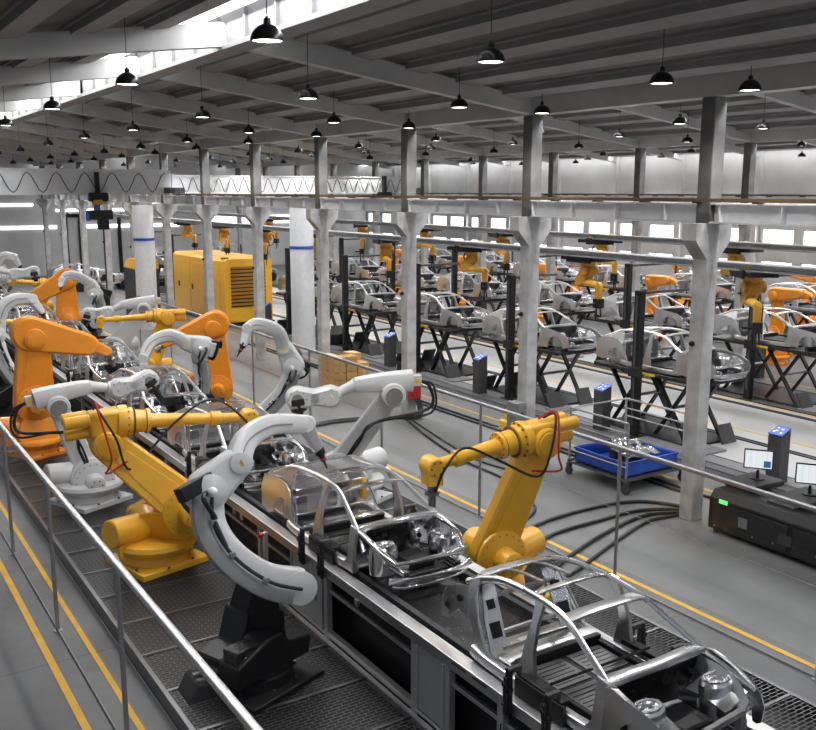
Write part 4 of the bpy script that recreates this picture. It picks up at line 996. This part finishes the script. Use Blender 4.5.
# overhead conveyor rails with hanging yellow robots
def rail(x, z, label, w=.3):
    t = thing('overhead_rail', (x, 30, z), label, 'rail')
    m = MB(); m.bx(x - w / 2, x + w / 2, 2, 62, z, z + .03); m.bx(x - w / 2, x + w / 2, 2, 62, z + .13, z + .16); m.bx(x - .05, x + .05, 2, 62, z + .03, z + .13); m.build('rail_beam', 'gantry_steel', t, bevel=.004, smooth=False)
    for k in range(4):
        y = (Y0 + BY * (k * 2 + 1)) * x / 13.3 + .2
        if y < 60: m = MB(); m.bx(x - .06, x + .06, y - .06, y + .06, 0, z); m.build('support_post', 'gantry_steel', t, smooth=False)
rail(16.3, 4.36, 'nearest grey overhead rail running above the lifts', .4)
rail(20.3, 4.52, 'second grey overhead rail running above the bright aisle', .36)
def make_hung():
    t = thing('hanging_robot', (0, 0, 0), 'x', 'robot')
    m = MB(); m.bx(-.35, .35, -.8, .8, -.12, 0); m.bx(-.42, -.35, -.5, .5, -.18, .04); m.build('carriage', 'black', t, bevel=.01)
    m = MB(); m.bx(-.25, .25, -.35, -.15, -.02, .18); m.bx(-.3, .2, .3, .42, -.2, .1); m.build('carriage_bracket', 'bright_yellow', t, bevel=.01)
    m = MB(); m.lathe((0, 0, -.12), (0, 0, -1), [(0, .26), (.12, .26), (.14, .22), (.24, .2)], 20); m.build('turntable', 'yellow', t)
    m = MB(); m.capsule((0, -.05, -.42), .2, (0, .25, -.75), .15, (1, 0, 0), .3); m.fcyl((-.25, -.05, -.42), (.3, -.05, -.42), .15); m.build('upper_arm', 'dark_yellow', t)  # shadow up there put into darker yellow on arm and wrist
    m = MB(); m.lathe((0, .3, -.72), (0, -1, -.15), [(0, .13), (.25, .15), (.3, .12), (.7, .09), (.72, .11), (.8, .10)], 16); m.build('forearm', 'yellow', t)
    m = MB(); m.capsule((0, -.5, -.85), .11, (0, -.5, -1.2), .08, (1, 0, 0), .16); m.build('wrist', 'dark_yellow', t)
    m = MB(); m.bx(-.12, .12, -.62, -.38, -1.5, -1.22); m.cyl((-.07, -.5, -1.5), (-.07, -.5, -1.85), .03, n=8); m.cyl((.07, -.5, -1.5), (.07, -.55, -1.75), .025, n=8); m.bx(-.35, .1, -.53, -.47, -1.4, -1.34); m.build('tool_head', 'black', t, bevel=.008)
    m = MB(); m.tube([(0, .1, -.1), (.3, .4, -.4), (.28, .1, -.8), (.15, -.4, -.8), (.12, -.5, -1.3)], .025, 6); m.build('cable', 'rubber', t)
    freeze(t); return t
h0 = make_hung(); fh0 = True
for ri, (x, z, n, yo) in enumerate(((16.3, 4.36, 8, 2.9), (20.3, 4.52, 8, .3))):
    for k in range(n):
        y = Y0 + BY * k + yo - (1.3 if ri == 0 else 0)
        place(h0, fh0, (x + .25, y, z), 'yellow robot hanging from the %s overhead rail, %s from the right' % (ROWN[ri], ORD[k]), 0.3 * ((k * 7) % 5 - 2), 'hanging yellow robots').scale = (.85, .85, .85); fh0 = False
# orange floor robots beyond the aisle
def floor_orange(x, y, lab, flip=1, col='orange'):
    b = V((x, y, 0))
    t = classic((x, y), b + V((0, 0, 1.0)), b + V((0, .1 * flip, 2.35)), b + V((-.3, -1.3 * flip, 2.6)), b + V((-.35, -1.55 * flip, 2.25)), col, lab, .95, 'box', bz=0.0, grp='orange robots in the far hall', cable=False, fat=1.0)
    return t
for k, (x, y) in enumerate(((28.3, 20.2), (28.3, 26.0), (28.4, 32.5), (28.3, 39.0), (28.3, 45.5), (35.5, 24.0), (35.5, 31.0), (35.5, 38.5))):
    floor_orange(x, y, 'orange robot beyond the rear columns, %s from the right in the %s row' % (ORD[k if k < 5 else k - 5], 'front' if k < 5 else 'back'), 1 if k % 3 < 2 else -1)
# mezzanine like storage structures in the far hall
for k, (x, y) in enumerate(((33, 19), (33, 27), (33, 35), (33, 43), (33, 51), (22, 56), (30, 60))):
    t = thing('storage_rack', (x, y, 0), 'grey steel rack with metal parts in the far hall, %s from the right' % ORD[k], 'rack', 'far storage racks')
    for sx in (-.5, .5):
        for sy in (-1.6, 1.6):
            m = MB(); m.bx(x + sx - .04, x + sx + .04, y + sy - .04, y + sy + .04, 0, 2.7); m.build('upright', 'dark_grey', t, smooth=False)
    for z in (.4, 1.3, 2.2):
        m = MB(); m.bx(x - .5, x + .5, y - 1.6, y + 1.6, z, z + .06); m.build('shelf', 'gantry_steel', t, smooth=False)
        m = MB()
        for q in range(5): m.bx(x - .4, x + .3, y - 1.4 + q * .6, y - 1.0 + q * .6, z + .062, z + .32 + .1 * ((q * 3 + int(z * 10)) % 4)); m.fcyl((x - .45, y - 1.1 + q * .6, z + .2), (x - .45, y - .98 + q * .6, z + .2), .1, 10, .01)
        m.build('stored_parts', 'satin_steel', t, bevel=.02)

# ------------------------------------------------------------------ big yellow generator enclosure
def generator():
    x0, x1, y0, y1 = 15.3, 17.6, 39.0, 45.8; h = 3.0; zb = .0
    t = thing('generator_enclosure', ((x0 + x1) / 2, (y0 + y1) / 2, 0), 'large yellow generator enclosure with louvred end behind the columns', 'generator')
    m = MB(); m.bx(x0 - .05, x1 + .05, y0 - .05, y1 + .05, 0.0, .15); m.build('skid', 'black', t, smooth=False)
    m = MB(); m.prism([(x0, .15), (x1, .15), (x1, h - .12), (x1 - .15, h), (x0 + .15, h), (x0, h - .12)], (0, y0, 0), (1, 0, 0), (0, 0, 1), (0, y1 - y0, 0)); m.build('body', 'yellow', t, bevel=.03)
    m = MB()
    for i in range(11): z = .85 + i * .165; m.bx(x0 + .3, x1 - .35, y0 - .03, y0 + .0, z, z + .05)
    m.build('louvre_slots', 'black', t, smooth=False)
    m = MB()
    for i in range(11): z = .9 + i * .165; m.box(((x0 + x1) / 2 - .02, y0 - .02, z + .06), (x1 - x0 - .66, .02, .1), (1, 0, 0), V((0, 1, .35)).normalized())
    m.build('louvre_blades', 'dark_yellow', t, smooth=False)
    for a, b in ((39.6, 41.4), (41.5, 43.3), (43.4, 45.2)):
        m = MB(); m.bx(x0 - .03, x0, a, b, .3, h - .35); d = m.build('door', 'yellow', t, bevel=.01)
        m = MB(); m.bx(x0 - .06, x0 - .03, b - .35, b - .22, 1.35, 1.6); m.build('door_handle', 'black', d)
    m = MB(); m.bx(x0 + .05, x0 + .3, y0 + .15, y0 + .5, h, h + .05); m.build('roof_vent', 'brown_rail', t)
generator()
t = thing('storage_cabinet', (12.7, 44.6, 0), 'dark grey cabinet with yellow top beside the white duct at left', 'cabinet')
MB().bx(12.0, 13.0, 40.9, 42.9, 0, 2.55).build('cabinet_body', 'dark_grey', t, bevel=.02)
MB().prism([(12.0, 2.55), (13.0, 2.55), (13.0, 2.95), (12.2, 2.95)], (0, 40.9, 0), (1, 0, 0), (0, 0, 1), (0, 2, 0)).build('yellow_top', 'yellow', t, bevel=.02)
# ducts
for (x, y, r, lab) in ((15.45, 31.5, .44, 'thick white vertical duct with blue band between the second group of columns'), (12.25, 40.4, .44, 'thick white vertical duct with blue band beside the yellow enclosure, at left')):
    t = thing('vertical_duct', (x, y, 0), lab, 'duct')
    m = MB(); m.cyl((x, y, 0), (x, y, 5.35), r, n=32); m.build('duct_pipe', 'white_paint', t)
    m = MB(); m.lathe((x, y, 3.85), UP, [(0, r + .005), (0, r + .02), (.11, r + .02), (.11, r + .005)], 32, caps=False); m.build('blue_band', 'blue', t)

# ------------------------------------------------------------------ computer bench at right
def bench():
    t = thing('machine_cabinet', (13.9, 9.3, 0), 'long black machine cabinet on the floor at the right frame edge', 'machine')
    x0, x1, y0, y1, h = 13.05, 13.95, 7.3, 10.45, .78
    m = MB(); m.prism([(x0, .08), (x1, .08), (x1, h), (x0 + .12, h), (x0, h - .14)], (0, y0, 0), (1, 0, 0), (0, 0, 1), (0, y1 - y0, 0)); m.build('cabinet_body', 'black', t, bevel=.02)
    m = MB()
    for a, b in ((y0 + .1, y0 + 1.45), (y0 + 1.55, y1 - .1)): m.bx(x0 - .012, x0, a, b, .12, h - .2)
    m.build('access_door', 'black_gloss', t, bevel=.006)
    m = MB(); m.bx(x0 - .018, x0 - .01, 10.05, 10.22, .62 - .03, .66); m.build('status_light', 'green_led', t)
    m = MB(); m.bx(x0 - .018, x0 - .011, 9.62, 9.8, .28, .46); m.build('label_plate', 'mid_grey', t)
    m = MB(); m.bx(x0 - .02, x0 - .011, 8.75, 9.0, .25, .42); m.build('connector_panel', 'dark_grey', t)
    for y in (10.3, 9.5, 9.1, 8.3): 
        m = MB(); m.lathe((x0 - .012, y, .14 + (y * 7 % 3) * .1), (-1, 0, 0), [(0, .02), (.01, .02)], 10); m.build('fastener', 'mid_grey', t)
    for y in (y0 + .1, y1 - .1):
        for x in (x0 + .1, x1 - .1): MB().cyl((x, y, 0), (x, y, .09), .04, n=10).build('foot', 'black', t)
    m = MB(); m.bx(x0 + .25, x1 - .1, 8.95, 9.45, h, h + .03); m.bx(x0 + .25, x1 - .1, 7.9, 8.5, h, h + .03); m.build('worktop_pad', 'dark_grey', t)
    t2 = t
    for i, (y, lab) in enumerate(((10.15, 'monitor with bright screen on the black cabinet, nearer the concrete column'), (9.1, 'monitor with bright screen on the black cabinet, cut by the right frame edge'))):
        x = 13.95
        s = thing('computer_box', (x, y, h + .0), 'low black box under the %s monitor on the black cabinet' % ('left' if i == 0 else 'right'), 'computer')
        m = MB(); m.bx(x - .5, x + .35, y - .33, y + .33, h + .002, h + .12); m.build('case', 'black', s, bevel=.03)
        m = MB(); m.bx(x - .503, x - .5, y - .2, y + .2, h + .05, h + .07); m.build('front_slot', 'dark_grey', s)
        q = h + .12; mo = thing('computer_monitor', (x, y, q), lab, 'monitor')
        X = V((-.80, -.6, 0)).normalized(); R = V((.6, -.80, 0)).normalized()
        c = V((x, y, q + .36))
        m = MB(); m.lathe((x, y, q), UP, [(0, .13), (.015, .13), (.02, .03), (.16, .025)], 16); m.build('stand', 'black', mo)
        m = MB(); m.box(c, (.50, .04, .36), R, X); m.build('bezel', 'black', mo, bevel=.008)
        m = MB(); m.box(c + X * .021, (.455, .004, .315), R, X); sc_ = m.build('screen', 'screen', mo)
        m = MB(); m.box(c + X * .0245 + R * .15 - UP * .08, (.12, .003, .12), R, X); m.build('screen_window', 'blue_light', sc_)
bench()
# parts cart with blue tub
def cart():
    o = V((13.25, 12.65, 0)); Y = V((0, 1, 0)); X = V((1, 0, 0)); L = 1.72; W = 1.7
    t = thing('parts_cart', o + V((W / 2, L / 2, 0)), 'steel parts cart with rails standing beside the nearest concrete column', 'cart')
    m = MB(); m.bx(o.x, o.x + W, o.y, o.y + L, .26, .31)
    for k in range(8): m.bx(o.x, o.x + W, o.y + k * .24, o.y + k * .24 + .04, .31, .33)
    m.build('deck', 'dark_steel', t, smooth=False)
    for x in (o.x + .03, o.x + W - .03):
        for y in (o.y + .03, o.y + L - .03):
            m = MB(); m.cyl((x, y, .3), (x, y, 1.46), .024, n=8); m.build('post', 'rail_steel', t)
            m = MB(); m.lathe((x - .03, y, .09), (1, 0, 0), [(0, .09), (.06, .09)], 14); m.bx(x - .05, x + .05, y - .04, y + .04, .17, .26); m.build('caster', 'dark_grey', t)
    for z in (.55, 1.08, 1.25, 1.46):
        for x in (o.x + .03, o.x + W - .03):
            m = MB(); m.cyl((x, o.y + .03, z), (x, o.y + L - .03, z), .016 if z < 1.4 else .022, n=8); m.build('side_rail', 'gantry_steel', t)
    m = MB(); m.cyl((o.x + .03, o.y + L - .03, 1.46), (o.x + W - .03, o.y + L - .03, 1.46), .02, n=8); m.build('end_rail', 'gantry_steel', t)
    b = thing('blue_tub', (o.x + W / 2, o.y + L / 2, .33), 'blue plastic tub lying on the steel parts cart', 'tub')
    m = MB(); a = (o.x + .10, o.x + W - .10, o.y + .12, o.y + L - .12)
    for i, (x0, x1, y0, y1) in enumerate(((a[0], a[1], a[2], a[3]),)):
        m.bx(x0, x1, y0, y1, .332, .36)
    for (x0, x1, y0, y1) in ((a[0], a[0] + .04, a[2], a[3]), (a[1] - .04, a[1], a[2], a[3]), (a[0], a[1], a[2], a[2] + .04), (a[0], a[1], a[3] - .04, a[3])): m.bx(x0, x1, y0, y1, .36, .60)
    m.build('tub_body', 'blue', b, bevel=.01)
    m = MB(); m.bx(a[0] - .02, a[1] + .02, a[2] - .02, a[2] + .02, .58, .62); m.bx(a[0] - .02, a[1] + .02, a[3] - .02, a[3] + .02, .58, .62); m.bx(a[0] - .02, a[0] + .02, a[2], a[3], .58, .62); m.bx(a[1] - .02, a[1] + .02, a[2], a[3], .58, .62); m.build('tub_rim', 'blue', b, bevel=.006)
    for i, (px_, py_, sz, lab) in enumerate(((.70, .52, .66, 'stamped metal panel lying in the near half of the blue tub'), (.95, 1.14, .55, 'stamped metal panel lying in the far half of the blue tub'))):
        p = thing('metal_panel', (o.x + px_, o.y + py_, .36), lab, 'metal part')
        m = MB(); n = 7
        A = [(o.x + px_ - .48 + .16 * j, o.y + py_ - sz / 2, .68 + .03 * math.sin(j * 2)) for j in range(n)]; B = [(q[0] + .04, q[1] + sz, .70 + .03 * math.cos(k * 1.7)) for k, q in enumerate(A)]
        m.sheet(A, B, 6, .012, (0, 0, .05)); m.build('sheet', 'chrome', p)
        m = MB()
        for q in range(3): m.lathe((o.x + px_ - .15 + q * .15, o.y + py_, .72), UP, [(0, .06), (.05, .05), (.06, .02)], 12)
        m.build('pressed_boss', 'chrome', p)
        m = MB(); m.bx(o.x + px_ - .2, o.x + px_ + .2, o.y + py_ - .1, o.y + py_ + .1, .36, .69); m.build('support_block', 'dark_grey', p)
cart()
# cardboard boxes on a pallet
t = thing('wooden_pallet', (13.4, 24.7, 0), 'wooden pallet under the stack of cardboard boxes beside a column', 'pallet')
px0, py0 = 12.9, 24.25
m = MB()
for k in range(6): m.bx(px0, px0 + 1.2, py0 + k * .17, py0 + k * .17 + .12, .09, .12)
m.build('deck_boards', 'cardboard', t, smooth=False)
m = MB()
for k in range(3): m.bx(px0 + k * .55, px0 + k * .55 + .1, py0, py0 + .97, 0, .09)
m.build('bearers', 'cardboard', t, smooth=False)
for zi in range(4):
    for xi in range(3):
        for yi in range(2):
            if zi == 3 and (xi + yi) % 3 == 2: continue
            x = px0 + .02 + xi * .40; y = py0 + .02 + yi * .48; z = .121 + zi * .235
            lab = 'cardboard box on the pallet, %s layer up, %s from the left%s' % (ORD[zi], ORD[xi], ', in the front' if yi == 0 else ', at the back')
            b = thing('cardboard_box', (x + .19, y + .22, z), lab, 'box', 'cardboard boxes on the pallet')
            MB().bx(x, x + .37, y, y + .45, z, z + .222).build('carton', 'cardboard', b, bevel=.006)
            MB().bx(x + .17, x + .21, y - .002, y + .462, z + .19, z + .225).build('tape', 'label_white' if (xi + zi) % 2 else 'dark_yellow', b)
# yellow floor scrubber / lift truck by the pallet
t = thing('pallet_truck', (14.3, 23.7, 0), 'small yellow and black truck beside the stacked cardboard boxes', 'truck')
MB().bx(14.15, 15.05, 23.2, 23.75, .1, .48).build('chassis', 'bright_yellow', t, bevel=.04)
MB().bx(14.25, 14.6, 23.25, 23.7, .48, .62).bx(14.75, 14.8, 23.3, 23.7, .48, .85).build('seat', 'black', t, bevel=.02)
for x in (14.3, 14.9):
    for y in (23.18, 23.72): MB().lathe((x, y, .12), (0, 1, 0), [(0, .12), (.06, .12)], 14).build('wheel', 'rubber', t)
MB().cyl((14.7, 23.45, .48), (14.78, 23.45, .9), .02, n=8).build('steering_column', 'black', t)

# boxes on columns
t = thing('hose_box', (13.0, 20.75, .95), 'red box with black hoses mounted on the third concrete column', 'hose box')
MB().bx(13.15, 13.48, 20.42, 20.60, .47, 1.14).build('box_body', 'red', t, bevel=.015)
MB().bx(13.19, 13.44, 20.405, 20.42, .55, 1.06).build('box_door', 'red', t, bevel=.006)
for k in range(3):
    MB().tube([(13.3 + .06 * k, 20.44, .5), (13.32 + .06 * k, 20.3, .2), (13.1, 20.2 - .06 * k, .06), (12.2, 20.6 + .1 * k, .05), (11.0, 20.9 + .1 * k, .04), (9.4, 20.5, .1)], .03, 7).build('hose', 'rubber', t)
t = thing('switch_cabinet', (13.0, 15.8, .9), 'grey switch cabinet mounted on the second concrete column', 'cabinet')
MB().bx(12.84, 13.14, 15.62, 15.95, .68, 1.34).build('box_body', 'mid_grey', t, bevel=.01)
MB().bx(12.88, 13.10, 15.605, 15.62, .72, 1.30).build('door', 'mid_grey', t, bevel=.006)
MB().lathe((12.99, 15.605, 1.1), (0, -1, 0), [(0, .035), (.03, .03)], 12).build('switch_knob', 'black', t)
t = thing('hose_reel_unit', (14.55, 17.9, 0), 'small yellow floor unit behind the second concrete column', 'floor unit')
MB().bx(14.3, 14.75, 17.65, 18.1, 0, .28).build('body', 'bright_yellow', t, bevel=.03)
MB().lathe((14.52, 17.6, .42), (0, 1, 0), [(0, .17), (.03, .19), (.06, .12), (.3, .12), (.33, .19), (.36, .17)], 18).build('reel_drum', 'bright_yellow', t)
MB().cyl((14.52, 17.85, .5), (14.52, 17.85, .95), .02, n=8).build('rod', 'black', t)

# floor cables
def cable(pts, r, lab, sm=7):
    tag(MB().tube([(p[0], p[1], r + .002 + (p[2] if len(p) > 2 else 0)) for p in pts], r, 8, sm).build('floor_cable', 'rubber'), lab, 'cable')
cable([(13.63, 11.51), (13.15, 12.16), (12.29, 12.37), (11.02, 12.33), (9.9, 12.0), (9.1, 11.6)], .035, 'thick black cable arching over the floor, topmost of the group from the nearest column')
cable([(13.50, 11.39), (12.76, 11.79), (11.74, 11.81), (10.48, 11.72), (9.8, 11.3), (9.1, 10.9)], .035, 'thick black cable arching over the floor, middle of the group from the nearest column')
cable([(13.36, 11.28), (12.64, 11.55), (11.35, 11.28), (10.01, 10.79), (9.6, 10.6), (9.1, 10.5)], .035, 'thick black cable arching over the floor, third of the group from the nearest column')
cable([(13.28, 11.20), (12.52, 11.31), (11.40, 10.96), (10.28, 10.52), (9.7, 10.3), (9.1, 10.2)], .03, 'thinner black cable on the floor, nearest the camera of those from the nearest column')
cable([(14.3, 12.0), (14.25, 16), (14.2, 21), (14.2, 27), (14.2, 34)], .03, 'long straight black floor cable behind the concrete columns, nearer one')
cable([(14.5, 11.5), (14.45, 16), (14.4, 21), (14.4, 27), (14.4, 34)], .03, 'long straight black floor cable behind the concrete columns, farther one')
cable([(12.9, 20.3), (12.3, 18.2), (11.9, 16.2), (11.8, 14.6), (11.2, 13.0), (10.2, 12.4)], .028, 'black floor cable running from the third column towards the yellow robot')
cable([(13.0, 20.2), (12.55, 18.2), (12.2, 16.2), (12.4, 14.9)], .022, 'thin black floor cable running from the third column towards the parts cart')
# air-line blocks and clutter on the right walkway beside car A
t = thing('pneumatic_manifold', (7.6, 6.7, .2), 'low black manifold frame on the grating beyond the nearest car body', 'manifold')
MB().bx(7.15, 8.35, 6.35, 6.43, .45, .52).bx(7.15, 8.35, 6.85, 6.93, .45, .52).bx(7.15, 7.22, 6.35, 6.93, .2, .52).bx(8.28, 8.35, 6.35, 6.93, .2, .52).build('frame', 'black', t, bevel=.01)
MB().bx(7.3, 7.5, 6.4, 6.85, .5, .68).bx(8.0, 8.2, 6.4, 6.85, .5, .68).build('valve_block', 'black_gloss', t, bevel=.01)
MB().cyl((7.5, 6.6, .6), (8.0, 6.6, .6), .02, n=8).build('connecting_pipe', 'dark_steel', t)
t = thing('end_stop_frame', at(741, 712, 6.75), 'square steel bar frame at the bottom right in front of the nearest car body', 'frame')
pe = at(741, 712, 6.75); pe2 = pe + V((-1.1, -.1, 0))
MB().bar(pe, pe2, .05, .05).build('cross_bar', 'dark_steel', t, bevel=.004)
MB().bx(pe.x - .03, pe.x + .03, pe.y - .03, pe.y + .03, 1.2, pe.z + .02).build('post', 'dark_steel', t, bevel=.004)
MB().bx(pe2.x - .03, pe2.x + .03, pe2.y - .03, pe2.y + .03, 1.2, pe2.z + .02).build('post', 'dark_steel', t, bevel=.004)
# small black control stand near the walkway rail
t = thing('foot_pedal_unit', (3.35, 9.7, .2), 'black foot control unit on the grating beside the left railing', 'control unit')
MB().prism([(-.22, 0), (.22, 0), (.18, .16), (-.1, .22)], (3.35, 9.55, .2), (1, 0, 0), (0, 0, 1), (0, .42, 0)).build('housing', 'black', t, bevel=.02)
MB().bx(3.28, 3.40, 9.62, 9.68, .4, .43).bx(3.28, 3.40, 9.78, 9.84, .4, .43).build('buttons', 'mid_grey', t)
# red emergency button post by the conveyor
t = thing('emergency_stop_post', (5.02, 11.6, .2), 'slim post with red emergency button between robot and conveyor', 'emergency stop')
MB().bx(4.99, 5.05, 11.57, 11.63, .2, 1.25).build('post', 'stainless', t, bevel=.004)
MB().lathe((4.99, 11.6, 1.22), (-1, 0, 0), [(0, .02), (.03, .02), (.03, .045), (.06, .04)], 12).build('red_button', 'red', t)

# far end: parked bodies on wheels, pipes
for k in range(6):
    x = 15.5 + (k % 3) * 4.9; y = 60 + (k // 3) * 4.5 - 2; z = 0.34
    c = copy_at(carS, (x, y, z + 2.3 * 0), 'distant car body on wheels at the hall end, %s of the group' % ORD[k], 1.57, 'parked bodies at the end of the hall')
    for dx, dy in ((-2.0, -.6), (-2.0, .6), (.6, -.6), (.6, .6)):
        m = MB(); m.lathe((x + dx, y + dy - .08, .3), (0, 1, 0), [(0, .30), (.16, .30)], 16); o = m.build('wheel', 'rubber', None); 
        w = o.matrix_basis.copy(); o.parent = c; loc = o.location.copy() if False else V((o.location.x - x, o.location.y - y, o.location.z - z)); o.location = Matrix.Rotation(-1.57, 3, 'Z') @ loc; o.rotation_euler = (0, 0, -1.57)
for k, (x, z0, z1) in enumerate(((15.6, 0.01, 4.2), (16.6, 0.01, 4.0), (19.4, 0.01, 4.1))):
    t = MB().tube([(x, YF + 2.82, z0), (x, YF + 2.82, z1 - .2), (x + .3, YF + 2.82, z1), (x + 1.2, YF + 2.82, z1)], .14, 10, 4).build('exhaust_pipe', 'black')
    tag(t, 'fat black pipe bent against the far end wall, %s from the left' % ORD[k], 'pipe')

# ------------------------------------------------------------------ lights
def area(loc, rot, sx, sy, e, col=(1, 1, 1)):
    L = bpy.data.lights.new('daylight', 'AREA'); L.shape = 'RECTANGLE'; L.size = sx; L.size_y = sy; L.energy = e; L.color = col
    o = bpy.data.objects.new('daylight', L); COL.objects.link(o); o.location = loc; o.rotation_euler = rot; return o
# daylight entering through the roof glass strips
for r, e in zip(RIDGE, (900, 1500, 1400)):
    area((r - .45, 30, zroof(r - .45) - .08), (0, 0, 0), .5, 66, e * 1.5, (.97, .98, 1))
for x, e in ((13.3 + .55, 1500), (26.9 + .55, 1500)):
    area((x, 30, zroof(x) - .08), (0, 0, 0), .5, 66, e * 2.4, (.97, .98, 1))
area((39.9, 30, 8.0), (0, -.5, 0), .5, 66, 2600, (.97, .98, 1))
area((40.3, 32, 3.75), (0, PI / 2, 0), .7, 60, 500, (.95, .98, 1))

w = bpy.data.worlds.new('sky'); sc.world = w; w.use_nodes = True  # added ambient fill, entering where the near walls are left out
bg = w.node_tree.nodes['Background']; bg.inputs[0].default_value = (0.85, 0.90, 1.0, 1); bg.inputs[1].default_value = 0.32

cam = bpy.data.cameras.new('camera'); co = bpy.data.objects.new('camera', cam); COL.objects.link(co)
cam.sensor_fit = 'HORIZONTAL'; cam.sensor_width = 36; cam.lens = FPX / 816 * 36; cam.clip_end = 400
co.location = (0, 0, CH); co.rotation_euler = (PI / 2 - PITCH, 0, -YAW)
sc.camera = co
for nm in ('black', 'dark_grey'): MATS[nm].node_tree.nodes['Principled BSDF'].inputs['Specular IOR Level'].default_value = 0.3
for o in list(sc.objects):
    if o.parent is None:
        o.location = o.location * SCALE
        if o.type in ('MESH', 'EMPTY'): o.scale = o.scale * SCALE
        if o.type == 'LIGHT':
            o.data.energy *= SCALE * SCALE
            if o.data.type == 'AREA': o.data.size *= SCALE; o.data.size_y *= SCALE
sc.view_settings.view_transform = 'Standard'; sc.view_settings.look = 'None'; sc.view_settings.gamma = 1; sc.view_settings.use_curve_mapping = False
sc.view_settings.exposure = 0.26
